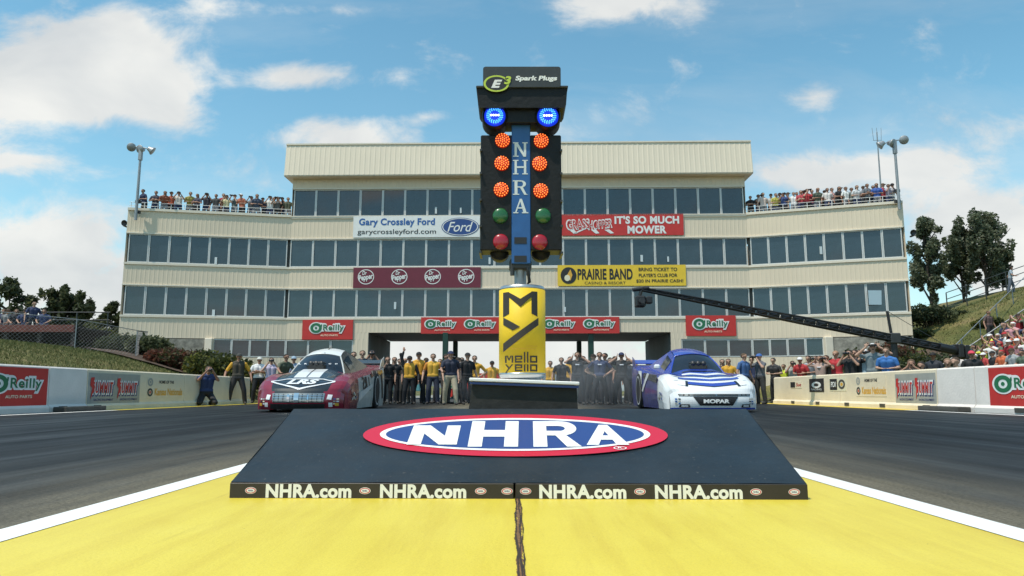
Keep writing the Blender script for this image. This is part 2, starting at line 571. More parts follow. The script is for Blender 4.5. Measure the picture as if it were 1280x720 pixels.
ck = ramp(N, L, tnoise(N, L, tcn, 1.0, 8, .7, (14, 1.1, 1)), [(.60, (1, 1, 1)), (.74, (.84, .81, .74))])
cy = mixc_(N, L, 1.0, mixc_(N, L, 1.0, cB, cs, 'MULTIPLY'), cg, 'MULTIPLY')
L.new(mixc_(N, L, 1.0, cy, ck, 'MULTIPLY'), B.inputs['Base Color'])
B.inputs['Roughness'].default_value = .42
bump_(N, L, B, tnoise(N, L, tcn, 90, 5, .7), .35, .004)
sheet('yellow_median', -1.43, -6, 1.43, 9.0, 0.004, YM)
WL = mat('white_road_paint', (.82, .82, .80), .55, var=.05, vscale=7, bump=.3, bscale=120)
sheet('white_edge_line', -1.56, -6, -1.43, 9.0, 0.006, WL)
sheet('white_edge_line', 1.43, -6, 1.56, 9.0, 0.006, WL)
YL = mat('yellow_road_paint', (.70, .52, .06), .6, var=.15, vscale=3)
for sgn in (-1, 1):
    sheet('white_edge_line', *sorted((sgn * 9.05, sgn * 9.25))[:1], 2, sorted((sgn * 9.05, sgn * 9.25))[1], 16.9, 0.005, WL)
    sheet('yellow_edge_line', *sorted((sgn * 9.08, sgn * 9.6))[:1], 17.0, sorted((sgn * 9.08, sgn * 9.6))[1], 31, 0.005, YL)
# worn joint down the middle of the median: two ragged tar lines with a brown filling
TAR = mat('old_tar', (.035, .022, .014), .55, var=.3, vscale=30)
TARB = mat('brown_joint_dirt', (.20, .105, .04), .85, var=.5, vscale=40)
cb_ = MB()
yv = [-.5 + .012 * i for i in range(287)]
def jag(seed, x0, w0, m, z):
    r = random.Random(seed)
    ph = [r.uniform(0, 6) for _ in range(4)]
    L_, R_ = [], []
    for y in yv:
        c = x0 + .0022 * math.sin(y * 5 + ph[0]) + .0016 * math.sin(y * 17 + ph[1]) + .0012 * r.uniform(-1, 1)
        w = w0 * (1 + .22 * math.sin(y * 13 + ph[2]) + .18 * math.sin(y * 47 + ph[3]) + .30 * r.uniform(-1, 1))
        L_.append((c - w, y, z)); R_.append((c + w, y, z))
    n = len(yv)
    cb_.add(L_ + R_, [(i, n + i, n + i + 1, i + 1) for i in range(n - 1)], m)
jag(1, .0215, .0085, TARB, .0052); jag(2, .0140, .0026, TAR, .0062); jag(3, .0245, .0022, TAR, .0064); jag(4, .0315, .0015, TAR, .0066)
tag(cb_.build('pavement_joint'), kind='structure')

# far low hills beyond the gate
HILL = mat('hazed_woodland', (.10, .115, .12), .95, var=.35, vscale=.02, bump=.5, bscale=.05)  # blue-grey of distant haze put into the hill colour
hb = MB()
n = 160
pr = []
for i in range(n + 1):
    x = -1500 + 3000 * i / n
    z = 17 + 6 * math.sin(x * .006 + 1) + 3.5 * math.sin(x * .017) + 1.6 * math.sin(x * .06 + 2) + rnd.uniform(-.7, .7)
    pr.append((x, z))
vs = [(x, 700, -.5) for x, _ in pr] + [(x, 760, z) for x, z in pr] + [(x, 1000, z * .9) for x, z in pr] + [(x, 1100, -.5) for x, z in pr]
hb.add(vs, [(k * (n + 1) + i, k * (n + 1) + i + 1, (k + 1) * (n + 1) + i + 1, (k + 1) * (n + 1) + i) for k in range(3) for i in range(n)], HILL, True)
tag(hb.build('hills'), kind='structure')

# ------------------------------------------------------------------ signs
def oreilly(b, fr, cx, cy, w, h, off, sub=True):
    """green lettering with a pale rim, ring shaped first letter"""
    e = off
    b.text("'Reilly", (cx + .14 * w, cy + .02 * h), (.76 * w, .92 * h), fr, WHITE, off + e, bold=.10, sp=1.12)
    b.ring((cx - .33 * w, cy + .04 * h), (.0, .0), (.205 * w, .50 * h), fr, WHITE, off + e * .9)
    b.text("'Reilly", (cx + .14 * w, cy + .02 * h), (.66 * w, .66 * h), fr, GREENP, off + 2 * e, bold=.022, sp=1.12)
    b.ring((cx - .33 * w, cy + .04 * h), (.085 * w, .22 * h), (.165 * w, .42 * h), fr, GREENP, off + 2 * e)
    b.ring((cx - .33 * w, cy + .04 * h), (0, 0), (.035 * w, .10 * h), fr, GREENP, off + 2 * e)
    if sub:
        b.text('AUTO PARTS', (cx + .05 * w, cy - .58 * h), (.5 * w, .15 * h), fr, CREAM, off + e, bold=.02)

def summit(b, fr, cx, cy, w, h, off):
    b.text('SUMMIT', (cx + .02 * w, cy - .03 * h), (w * 1.05, h * .84), fr, NAVY, off, bold=.08, shear=.12, sp=1.2)
    b.text('SUMMIT', (cx - .01 * w, cy + .01 * h), (w * 1.02, h * .78), fr, WHITE, off * 1.6, bold=.075, shear=.12, sp=1.2)
    b.text('SUMMIT', (cx - .01 * w, cy + .01 * h), (w * .95, h * .58), fr, RED, off * 2.2, bold=.025, shear=.12, sp=1.2)
    b.poly([(cx - .56 * w, cy + .5 * h), (cx - .40 * w, cy + .52 * h), (cx - .44 * w, cy + .2 * h), (cx - .36 * w, cy + .02 * h), (cx - .55 * w, cy - .62 * h), (cx - .50 * w, cy - .02 * h), (cx - .58 * w, cy + .12 * h)], fr, RED, off * 2.6)
    b.text('RACING EQUIPMENT', (cx + .06 * w, cy - .62 * h), (w * .9, h * .14), fr, NAVY, off, bold=.01)

def flat_sign(name, fr, w, h, th, base, label, cat='banner', draw=None, group=None, edge=None):
    b = MB()
    b.prism(rect(-w / 2, -h / 2, w / 2, h / 2), fr, th, base, edge or base)
    if draw: draw(b)
    return tag(b.build(name), label, cat, group)
# ------------------------------------------------------------------ the tower building behind the start line
SIDING = mat('cream_metal_siding', (.735, .62, .47), .55, var=.05, vscale=.35)
SIDTRIM = mat('pale_metal_trim', (.76, .68, .56), .5, var=.05)
ROOFM = mat('cream_metal_roof', (.76, .66, .52), .5, var=.04, vscale=.3)
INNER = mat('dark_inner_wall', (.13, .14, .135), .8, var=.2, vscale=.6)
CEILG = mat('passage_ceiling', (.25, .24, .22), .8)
WGLASS = mat('tinted_window_glass', (.020, .034, .044), .04, var=.6, vscale=.7, spec=.5, ior=1.8)
WFRAME = mat('aluminium_window_frame', (.62, .62, .60), .45, metal=.2)
STONE = mat('rough_stone', (.26, .245, .21), .9, var=.45, vscale=3.5, bump=1.0, bscale=5)
GREEN_ST = mat('dark_green_steel', (.012, .05, .035), .45)
RAILW = mat('white_rail', (.75, .75, .74), .45)
DECK = mat('roof_membrane', (.3, .3, .29), .9, var=.2)

YB = 42.0
Bp, Cp = at(363, 300, 42.3), at(934, 296, 41.7)
Ap, Dp = at(158, 290, 40.5), at(1131, 290, 39.0)
PA, PB, PC, PD = [Vector((p.x, p.y, 0)) for p in (Ap, Bp, Cp, Dp)]
def zl(v): return at(640, v, 42.0).z
ZT, ZT0 = zl(182), zl(221)              # top mansard
R4 = (zl(270), zl(235)); R3 = (zl(333.5), zl(298)); R2 = (zl(397), zl(360.5)); R1 = (zl(447), zl(424))
ZWING = zl(268.5)
BACK = 50.2

bld = empty('tower_building', (0, 42, 0), 'cream four-storey race tower with long window bands spanning the track behind the start line', 'building')
inv = Matrix.Translation((0, -42, 0))
class BB(MB):
    def build(s, name, parent=None, loc=None, rz=0.0):
        s.v = [tuple(inv @ Vector(v)) for v in s.v]
        return MB.build(s, name, parent, loc, rz)

def corrug(b, P, Q, z0, z1, m, out=0.0, pitch=.235, dep=.008, top_in=0.0):
    """ribbed metal band from P to Q; normal points at the camera"""
    d = (Q - P); Ln = d.length; d.normalize()
    nrm = Vector((d.y, -d.x, 0))
    n = max(1, int(Ln / pitch))
    pts = []
    for i in range(n):
        a = i * Ln / n; p = Ln / n
        pts += [(a, 0), (a + p * .62, 0), (a + p * .72, dep), (a + p * .92, dep)]
    pts.append((Ln, 0))
    vs = []
    for z, o in ((z0, 0), (z1, top_in)):
        for (a, e) in pts:
            q = P + d * a + nrm * (e + out - o)
            vs.append((q.x, q.y, z))
    k = len(pts)
    b.add(vs, [(i, i + 1, k + i + 1, k + i) for i in range(k - 1)], m)
def slab(b, P, Q, z0, z1, t, m, out=0.0):
    """plain box along P-Q, front at out, t thick"""
    d = (Q - P); Ln = d.length; d.normalize()
    nrm = Vector((d.y, -d.x, 0))
    c = (P + Q) / 2 + nrm * (out - t / 2)
    M = Matrix.Translation((c.x, c.y, (z0 + z1) / 2)) @ Matrix.Rotation(math.atan2(d.y, d.x), 4, 'Z')
    b.box((0, 0, 0), (Ln, t, z1 - z0), m, M=M)

gx0, gx1 = at(460, 440, 42.2).x, at(838, 440, 42.0).x      # gate opening
GZ = zl(415.5)
def on(P, Q, x):
    t = (x - P.x) / (Q.x - P.x)
    return P + (Q - P) * t
Gl, Gr = on(PB, PC, gx0), on(PB, PC, gx1)
sections = [('left', PA, PB, ZWING), ('mid', PB, PC, R4[0]), ('right', PC, PD, ZWING)]
for nm, P, Q, top in sections:
    b = BB()
    corrug(b, P, Q, R3[1], top, SIDING)
    corrug(b, P, Q, R2[1], R3[0], SIDING)
    if nm == 'mid':
        corrug(b, P, Q, GZ, R2[0], SIDING)
        corrug(b, P, Gl, R1[1], GZ, SIDING); corrug(b, Gr, Q, R1[1], GZ, SIDING)
        corrug(b, P, Q, R4[1], ZT0 + .05, SIDING)
        lw = on(PB, PC, at(441, 435, 42.2).x); rw = on(PB, PC, at(851, 435, 42).x)
        corrug(b, lw, Gl, 0, R1[1], SIDING); corrug(b, Gr, rw, 0, R1[1], SIDING)
        corrug(b, P, lw, 0, R1[0], SIDING); corrug(b, rw, Q, 0, R1[0], SIDING)
    else:
        corrug(b, P, Q, R1[1], R2[0], SIDING)
        corrug(b, P, Q, 0, R1[0], SIDING)
    b.build('siding', bld)
    # white sill and head trims of the window bands
    t = BB()
    for (z0, z1) in ([R3, R2] + ([R4] if nm == 'mid' else [])):
        slab(t, P, Q, z0 - .10, z0 + .02, .2, SIDTRIM, .065)
        slab(t, P, Q, z1 - .02, z1 + .05, .2, SIDTRIM, .06)
    slab(t, P, Q, top - (.0 if nm == 'mid' else .1), top + .05, .25, SIDTRIM, .09)
    t.build('trim', bld)
    c = BB()
    slab(c, P, Q, 0 if nm != 'mid' else GZ, top - .05, .12, INNER, -.22)
    if nm == 'mid':
        slab(c, P, Gl, 0, GZ, .12, INNER, -.22); slab(c, Gr, Q, 0, GZ, .12, INNER, -.22)
        slab(c, P, Q, R4[0], ZT0, .12, INNER, -.22)
    c.build('inner_wall', bld)

# windows: one mesh per size, every window its own part
_wm = {}
def window_mesh(w, h):
    k = (round(w, 2), round(h, 2))
    if k in _wm: return _wm[k]
    b = MB()
    f = .055
    b.box((-w / 2 + f / 2, 0, h / 2), (f, .09, h), WFRAME); b.box((w / 2 - f / 2, 0, h / 2), (f, .09, h), WFRAME)
    b.box((0, 0, f / 2), (w - 2 * f, .085, f), WFRAME); b.box((0, 0, h - f / 2), (w - 2 * f, .085, f), WFRAME)
    b.box((0, .03, h / 2), (w - 2 * f, .02, h - 2 * f), WGLASS)
    _wm[k] = b.mesh('window')
    return _wm[k]
wrng = random.Random(3)
wins = []
def window_row(P, Q, n, z, pad=0.0):
    d = (Q - P); Ln = d.length; d.normalize()
    nrm = Vector((d.y, -d.x, 0))
    w = (Ln - 2 * pad) / n
    for i in range(n):
        c = P + d * (pad + (i + .5) * w) - nrm * .04
        o = bpy.data.objects.new('window', window_mesh(w - .012, z[1] - z[0] - .05))
        col.objects.link(o); o.parent = bld
        o.location = inv @ Vector((c.x, c.y, z[0] + .025))
        o.rotation_euler = (math.radians(wrng.uniform(-1.8, -.3)), 0, math.atan2(d.y, d.x) + math.radians(wrng.uniform(-1.2, 1.2)))
        wins.append(o)
window_row(PB, PC, 20, R4, .1)
for z in (R3, R2):
    window_row(PA, PB, 8, z, .15); window_row(PB, PC, 20, z, .02); window_row(PC, PD, 8, z, .15)
def bet(P, Q, u, v=436):
    Y = (P.y + Q.y) / 2
    for _ in range(4):
        X = at(u, v, Y).x
        t = (X - P.x) / (Q.x - P.x); Y = P.y + (Q.y - P.y) * t
    return P + (Q - P) * t
window_row(bet(PA, PB, 266), PB, 4, R1); window_row(PB, lw, 3, R1)
window_row(rw, PC, 3, R1); window_row(PC, bet(PC, PD, 1030), 4, R1)
s = BB()                                                       # pale blue square: a sign in one pane
q = bet(PC, PD, 1094, 372); s.box((q.x, q.y - .02, at(1094, 372, q.y).z), (.75, .03, .8), mat('window_shade', (.42, .55, .62), .6)); s.build('window_shade', bld)
PANE_SPOT = mat('pale_spot', (.6, .66, .68), .6)  # added pale boxes imitating reflected white spots in the panes
for (P, Q, u, v, w_, h_) in ((PA, PB, 267, 393, .16, .55), (PA, PB, 270, 326, .14, .42), (PB, PC, 494, 382, .13, .42), (PB, PC, 545, 263, .12, .4), (PB, PC, 576, 263, .10, .34),
                             (PB, PC, 802, 323, .14, .4), (PB, PC, 835, 324, .10, .32), (PC, PD, 1026, 313, .14, .45), (PB, PC, 706, 387, .12, .3), (PB, PC, 612, 326, .12, .4)):
    q = bet(P, Q, u, v); s = BB()
    s.box((q.x, q.y - .02, at(u, v, q.y).z), (w_, .03, h_), PANE_SPOT); s.build('pane_spot', bld)
for (P, Q, us) in ((PA, PB, (262,)), (PC, PD, (1035,))):       # corner columns of the ground floor
    for u in us:
        q = bet(P, Q, u); b = BB(); b.box((q.x, q.y - .06, R1[1] / 2), (.42, .4, R1[1]), SIDTRIM, .02); b.build('column', bld)
for (P, Q) in ((bet(PA, PB, 196), bet(PA, PB, 257)), (bet(PC, PD, 1041), bet(PC, PD, 1136))):
    b = BB(); slab(b, P, Q, .5, zl(425), .3, STONE, .12); b.build('stone_base', bld)
# mansard roof: sloping ribbed front, soffit, flat top, ends
OV = .62
b = BB()
e0, e1 = PB + Vector((-.35, 0, 0)), PC + Vector((.35, 0, 0))
corrug(b, e0, e1, ZT0, ZT, ROOFM, OV, .3, .012, .22)
d = (e1 - e0).normalized(); nr = Vector((d.y, -d.x, 0))
for P_, sg in ((e0, -1), (e1, 1)):
    f0, f1 = P_ + nr * OV, P_ + nr * (OV - .22)
    bk = P_ - nr * (8.4)
    b.add([(f0.x, f0.y, ZT0), (f1.x, f1.y, ZT), (bk.x, bk.y, ZT), (bk.x, bk.y, ZT0)], [(0, 1, 2, 3)], ROOFM)
b.build('roof', bld)
b = BB()
slab(b, e0, e1, ZT0 - .06, ZT0 - .004, 8.4 + OV, SIDING, OV - .02)
b.build('soffit', bld)
b = BB(); slab(b, e0, e1, ZT - .02, ZT + .07, .3, SIDTRIM, OV - .16); slab(b, e0, e1, ZT - .3, ZT - .1, 8.2, DECK, .3); b.build('roof_cap', bld)
for P_ in (PB, PC):                                            # end walls of the top storey
    b = BB(); bk = Vector((P_.x, BACK, 0))
    sgn = -1 if P_ is PB else 1
    if sgn < 0: corrug(b, bk, P_, R4[0], ZT0, SIDING)
    else: corrug(b, P_, bk, R4[0], ZT0, SIDING)
    b.build('end_wall', bld)
# wing ends, back wall, decks
b = BB(); corrug(b, Vector((PA.x + .6, BACK - 1, 0)), PA, 0, ZWING, SIDING); b.build('end_wall', bld)
b = BB(); corrug(b, PD, Vector((PD.x - .6, BACK - 1, 0)), 0, ZWING, SIDING); b.build('end_wall', bld)
DZ = ZWING - .25
for (P, Q) in ((PA, PB), (PC, PD)):
    b = BB()
    b.add([(P.x, P.y + .3, DZ), (Q.x, Q.y + .3, DZ), (Q.x, BACK, DZ), (P.x, BACK - 1, DZ)], [(0, 1, 2, 3)], DECK)
    b.build('roof_deck', bld)
b = BB()
b.box(((PA.x + gx0) / 2, BACK, DZ / 2), (gx0 - PA.x - .6, .2, DZ), SIDING); b.box(((PD.x + gx1) / 2, BACK, DZ / 2), (PD.x - gx1 - .6, .2, DZ), SIDING)
b.box(((gx0 + gx1) / 2, BACK, (GZ + R4[0]) / 2 + .1), (gx1 - gx0, .2, R4[0] - GZ), SIDING)
b.build('back_wall', bld)
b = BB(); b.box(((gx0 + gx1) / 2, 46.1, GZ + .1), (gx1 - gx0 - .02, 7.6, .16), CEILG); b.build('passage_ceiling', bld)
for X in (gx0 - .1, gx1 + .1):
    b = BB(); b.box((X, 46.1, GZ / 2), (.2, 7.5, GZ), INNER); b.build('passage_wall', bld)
for u in (556.5, 739):
    for Y in (42.15, 49.6):
        p = at(u, 460, 42.15)
        b = BB(); b.box((p.x, Y, GZ / 2), (.32, .32, GZ - .01), GREEN_ST, .02); b.box((p.x, Y, .06), (.5, .5, .12), GREEN_ST); b.build('column', bld)
# white guard rails along the wing roofs
for (P, Q) in ((PA, PB), (PC, PD)):
    b = BB()
    d = (Q - P); Ln = d.length; d.normalize(); nr = Vector((d.y, -d.x, 0))
    for k in range(13):
        p = P + d * (Ln * (k + .15) / 12.6) - nr * .12
        b.tube([(p.x, p.y, ZWING - .3), (p.x, p.y, ZWING + .42)], .018, RAILW, 6)
    for zz in (.22, .42):
        p, q = P - nr * .12, Q - nr * .12
        b.tube([(p.x, p.y, ZWING + zz), (q.x, q.y, ZWING + zz)], .014, RAILW, 6)
    b.build('guard_rail', bld)
# loudspeakers on the wing ends
for u, v, Y in ((157, 279, 40.9), (1140, 291, 39.6)):
    p = at(u, v, Y); b = BB(); b.lathe([(.03, -.15), (.06, -.06), (.17, .12), (.18, .15), (.17, .14), (.03, 0)], DKGREY, 16, Matrix.Translation(p) @ Matrix.Rotation(math.radians(100), 4, 'X')); b.box((p.x, p.y, p.z - .18), (.08, .4, .08), DKGREY); b.build('horn_speaker', bld)

# banners hung on the facade
def facade_frame(u0, v0, u1, v1, P=None, Q=None, out=.09):
    P, Q = P or PB, Q or PC
    a, c = bet(P, Q, u0, (v0 + v1) / 2), bet(P, Q, u1, (v0 + v1) / 2)
    d = (c - a); w = d.length; d.normalize(); nr = Vector((d.y, -d.x, 0))
    m = (a + c) / 2
    z0, z1 = at(640, v1, m.y).z, at(640, v0, m.y).z
    o = m + nr * out; o.z = (z0 + z1) / 2
    return (o, d, Z3), w, z1 - z0
def hang(name, u0, v0, u1, v1, base, label, draw, P=None, Q=None):
    fr, w, h = facade_frame(u0, v0, u1, v1, P, Q)
    def dr(b): draw(b, fr, w, h)
    return flat_sign(name, fr, w, h, .03, base, label, 'banner', dr)
BLUEP = mat('blue_print', (.02, .11, .36), .5)
SKYB = mat('logo_blue', (.025, .07, .24), .4)
def d_ford(b, fr, w, h):
    b.text('Gary Crossley Ford', (-.155 * w, .19 * h), (.60 * w, .42 * h), fr, BLUEP, .012, bold=.03, sp=1.06)
    b.text('garycrossleyford.com', (-.155 * w, -.26 * h), (.62 * w, .30 * h), fr, BLACKP, .012, bold=.004)
    c = (.345 * w, -.02 * h)
    b.ring(c, (0, 0), (.148 * w, .43 * h), fr, SKYB, .012)
    b.ring(c, (.134 * w, .375 * h), (.141 * w, .402 * h), fr, WHITE, .02)
    b.text('Ford', c, (.20 * w, .46 * h), fr, WHITE, .02, shear=.35, bold=.006)
hang('dealer_banner', 442, 270.5, 600, 297, WHITE, 'white banner with blue and black lettering and a blue oval, left of the light tree', d_ford)
def d_mower(b, fr, w, h):
    b.text("IT'S SO MUCH", (.20 * w, .22 * h), (.53 * w, .38 * h), fr, WHITE, .012, bold=.045, sp=1.08)
    b.text('MOWER', (.20 * w, -.24 * h), (.32 * w, .38 * h), fr, WHITE, .012, bold=.045, sp=1.08)
    b.text('GRASS', (-.365 * w, .02 * h), (.20 * w, .52 * h), fr, WHITE, .012, bold=.05, shear=-.1, rot=.05)
    b.text('GRASS', (-.365 * w, .02 * h), (.18 * w, .40 * h), fr, RED, .02, bold=.0, shear=-.1, rot=.05)
    b.text('HOPPER', (-.185 * w, .02 * h), (.20 * w, .46 * h), fr, WHITE, .012, bold=.05, shear=.2, rot=.10)
    b.text('HOPPER', (-.185 * w, .02 * h), (.18 * w, .34 * h), fr, RED, .02, bold=.0, shear=.2, rot=.10)
    for x, sl in ((-.42, .05), (-.33, -.05), (-.24, .05), (-.13, .06)):
        b.poly([((x - .02) * w, -.24 * h), ((x + .02) * w, -.22 * h), ((x + sl) * w, -.40 * h), ((x + sl - .03) * w, -.42 * h)], fr, WHITE, .012)
hang('mower_banner', 702, 268, 854, 294.5, RED, 'red banner with bold white two-line lettering, right of the light tree', d_mower)
def d_pepper(b, fr, w, h):
    for k in range(4):
        c = ((-.40 + .262 * k) * w, .04 * h)
        b.ring(c, (.058 * w, .33 * h), (.064 * w, .37 * h), fr, WHITE, .012)
        b.text('Dr', (c[0] - .012 * w, c[1] + .19 * h), (.035 * w, .2 * h), fr, WHITE, .012, bold=.02, shear=.2)
        b.text('Pepper', (c[0] + .0 * w, c[1] - .05 * h), (.115 * w, .36 * h), fr, WHITE, .016, bold=.03, shear=.2, rot=.18)
hang('soft_drink_banner', 442, 334.5, 601, 360, MAROON, 'maroon banner with four white round logos in a row', d_pepper)
def d_prairie(b, fr, w, h):
    b.ring((-.415 * w, .0 * h), (0, 0), (.062 * w, .40 * h), fr, BLACKP, .012)
    b.poly([(-.445 * w, -.18 * h), (-.40 * w, .30 * h), (-.385 * w, .02 * h), (-.40 * w, -.24 * h)], fr, ORANGEP, .02)
    b.ring((-.425 * w, -.12 * h), (0, 0), (.022 * w, .15 * h), fr, CREAM, .024)
    b.text('PRAIRIE BAND', (-.13 * w, .06 * h), (.43 * w, .52 * h), fr, BLACKP, .012, bold=.03, sp=1.04)
    b.text('CASINO & RESORT', (-.13 * w, -.36 * h), (.32 * w, .13 * h), fr, BLACKP, .012)
    for k, t in enumerate(('BRING TICKET TO', "PLAYER'S CLUB FOR", '$20 IN PRAIRIE CASH!')):
        b.text(t, ((.283 if k < 2 else .295) * w, (.28 - .28 * k) * h), ((.30 if k < 2 else .365) * w, .17 * h), fr, BLACKP, .012, bold=.018)
hang('casino_banner', 697, 331.5, 857, 357.5, YEL, 'yellow banner with black lettering and a round black emblem', d_prairie)
def d_or(n):
    def f(b, fr, w, h):
        for k in range(n):
            oreilly(b, fr, (k - (n - 1) / 2) * w / n, .06 * h, min(.78 * w / n, 2.05), .60 * h, .012)
    return f
hang('auto_parts_banner', 378.5, 400, 441.5, 424.5, RED, 'small red auto parts banner on the facade above the dark red car', d_or(1))
hang('auto_parts_banner', 526.5, 396.5, 774, 417, RED, 'long red auto parts banner hung across the top of the gate', d_or(5))
hang('auto_parts_banner', 857, 394.5, 919.5, 420, RED, 'small red auto parts banner on the facade above the blue and white car', d_or(1))

# ------------------------------------------------------------------ barrier walls with painted signs
WALLC = mat('cream_painted_concrete', (.77, .665, .50), .75, var=.09, vscale=1.6, bump=.25, bscale=18)
WALLW = mat('white_painted_concrete', (.77, .71, .66), .75, var=.07, vscale=1.8, bump=.25, bscale=18)
DARKC = mat('dark_footing', (.07, .068, .06), .9, var=.3)
WX, WH = 9.6, .95
for sg, lab in ((-1, 'long low cream concrete barrier wall beside the grass bank, behind the kneeling photographer'), (1, 'long low cream concrete barrier wall with spectators leaning behind it')):
    w = empty('barrier_wall', (sg * WX, 14, 0), lab, 'wall')
    ends = [(2.0, 15.15, WALLW, .0), (15.17, 16.5, WALLW, .0), (16.52, 21.4, WALLC, 0), (21.42, 26.8, WALLC, 0)]
    for (y0, y1, m, o) in ends:
        b = MB()
        prof = [(0, 0), (0, .10), (.05, .16), (.07, WH - .03), (.10, WH), (.34, WH), (.34, 0)]
        vs = [(sg * (x + o), y - 14, z) for y in (y0, y1) for (x, z) in prof]
        k = len(prof)
        b.add(vs, [(i, (i + 1) % k, k + (i + 1) % k, k + i) for i in range(k)] + [tuple(range(k)), tuple(range(k, 2 * k))], m)
        b.build('wall_segment', w)
    for y in ([15.6, 16.9] if sg < 0 else [13.8, 16.9, 18.9, 20.9, 22.9, 24.9]):
        b = MB(); b.box((sg * .02, y - 14, .075), (.07, .26, .09), DARKC); b.build('drain_hole', w)
    b = MB(); b.box((sg * -.15, 16.0 - 14, .055), (.28, 1.5, .11), DARKC, .01); b.build('footing', w)
def wall_fr(sg, y0, y1, z0, z1, e=.008):
    o = Vector((sg * (WX + .062) , (y0 + y1) / 2, (z0 + z1) / 2))
    # the wall face leans back a little
    fx = .05 + .02 * ((z0 + z1) / 2 - .16) / (WH - .19)
    o.x = sg * (WX + fx - e)
    ux = Vector((0, 1, 0)) if sg < 0 else Vector((0, -1, 0))
    uy = Vector((sg * .0255, 0, 1)).normalized()
    return (o, ux, uy), y1 - y0, z1 - z0
def wsign(name, sg, y0, y1, z0, z1, base, label, draw):
    fr, w, h = wall_fr(sg, y0, y1, z0, z1)
    def dr(b): draw(b, fr, w, h)
    return flat_sign(name, fr, w, h, .012, base, label, 'sign', dr)
def d_or2(b, fr, w, h):
    n = 2
    for k in range(n):
        oreilly(b, fr, (k - .5) * w / n * .98, .06 * h, w / n * .84, .52 * h, .004)
def d_sum(b, fr, w, h):
    for k in (-.24, .25):
        summit(b, fr, k * w, .04 * h, .40 * w, .62 * h, .004)
def d_home(b, fr, w, h):
    b.text('HOME OF THE', (.02 * w, .30 * h), (.42 * w, .16 * h), fr, BLACKP, .004, bold=.03, shear=.1)
    b.text('Kansas Nationals', (.10 * w, -.20 * h), (.78 * w, .36 * h), fr, ORANGEP, .004, bold=.03)
    for y in (.28, -.22):
        b.ring((-.41 * w, y * h), (.035 * w, .11 * h), (.07 * w, .2 * h), fr, GREYP if y > 0 else DARKC, .004)
        b.ring((-.41 * w, y * h), (0, 0), (.02 * w, .07 * h), fr, RED if y < 0 else GREYP, .004)
wsign('auto_parts_sign', -1, 11.4, 15.1, .13, .90, RED, 'red auto parts sign on the wall below the grass bank and chain-link fence', d_or2)
wsign('auto_parts_sign', 1, 11.0, 14.7, .13, .90, RED, 'red auto parts sign on the wall below the packed grandstand', d_or2)
wsign('racing_parts_sign', -1, 16.55, 18.85, .12, .86, GREYP, 'grey sign with two red logos on the wall below the grass bank', d_sum)
wsign('racing_parts_sign', 1, 16.55, 18.3, .12, .86, GREYP, 'grey sign with two red logos on the wall below the crane', d_sum)
wsign('event_sign', -1, 19.2, 21.3, .26, .80, WALLC, 'cream painted sign with orange lettering beside the kneeling photographer', d_home)
wsign('event_sign', 1, 18.75, 20.4, .30, .84, WALLC, 'cream painted sign with orange lettering below the leaning spectators', d_home)
def d_blk(b, fr, w, h):
    b.ring((0, .03 * h), (.16 * w, .12 * h), (.32 * w, .24 * h), fr, WHITE, .004); b.text('RACING', (0, -.3 * h), (.7 * w, .14 * h), fr, WHITE, .004)
def d_half(b, fr, w, h):
    b.poly(rect(-.46 * w, -.42 * h, -.02 * w, .42 * h), fr, BLACKP, .004); b.text('PDI', (-.24 * w, 0), (.3 * w, .4 * h), fr, WHITE, .008, bold=.03)
    b.ring((.25 * w, 0), (.11 * w, .2 * h), (.2 * w, .36 * h), fr, DARKC, .004); b.ring((.25 * w, 0), (0, 0), (.07 * w, .12 * h), fr, ORANGEP, .004)
def d_tiny(b, fr, w, h):
    b.poly(rect(-.48 * w, -.4 * h, -.08 * w, .4 * h), fr, BLACKP, .004); b.text('Sue', (.22 * w, .0), (.44 * w, .5 * h), fr, RED, .004, shear=.2, bold=.02)
wsign('small_sign', 1, 21.0, 22.1, .45, .84, CREAM, 'small half black and half cream sign with a ring emblem on the wall', d_half)
wsign('small_sign', 1, 22.5, 23.6, .42, .84, BLACKP, 'small square black sign with white print on the wall', d_blk)
wsign('small_sign', 1, 24.2, 25.2, .55, .78, WALLC, 'tiny black and red mark painted at the far end of the wall', d_tiny)
# ------------------------------------------------------------------ wedge cover in front of the light tree
VINYL, N, L, B = nodes_mat('dark_vinyl_cover')
tcn = N.new('ShaderNodeTexCoord').outputs['Object']
cA = ramp(N, L, tnoise(N, L, tcn, 3.0, 8, .65), [(.3, (.011, .018, .025)), (.7, (.021, .031, .041))])
cB = ramp(N, L, tnoise(N, L, tcn, 1.0, 9, .75, (3, 14, 3)), [(.56, (0, 0, 0)), (.78, (.35, .35, .35))])
cC = ramp(N, L, tnoise(N, L, tcn, 55, 3, .6), [(.66, (0, 0, 0)), (.70, (.5, .5, .5))])
cD = mixc_(N, L, cB, cA, (.055, .062, .068))
L.new(mixc_(N, L, cC, cD, (.10, .10, .095)), B.inputs['Base Color'])
L.new(ramp(N, L, tnoise(N, L, tcn, 5, 6), [(.3, (.40,) * 3), (.7, (.60,) * 3)]), B.inputs['Roughness'])
B.inputs['Specular IOR Level'].default_value = .36
bump_(N, L, B, tnoise(N, L, tcn, 4.5, 7, .6), .35, .02)
VINYLF = mat('black_vinyl_front', (.03, .024, .02), .5, var=.3, vscale=6)
LRED = mat('logo_red', (.55, .015, .045), .45)
LBLUE = mat('logo_deep_blue', (.022, .06, .22), .45)
PINK = mat('tiny_logo_pink', (.55, .25, .25), .5)
RY0 = 2.93
fl, fr_ = at(284.5, 627, RY0), at(1006.5, 627, RY0)
ZF = at(645, 603.5, RY0).z
RW0, RW1, RY1, RZ1 = fl.x, fr_.x, 3.675, .336
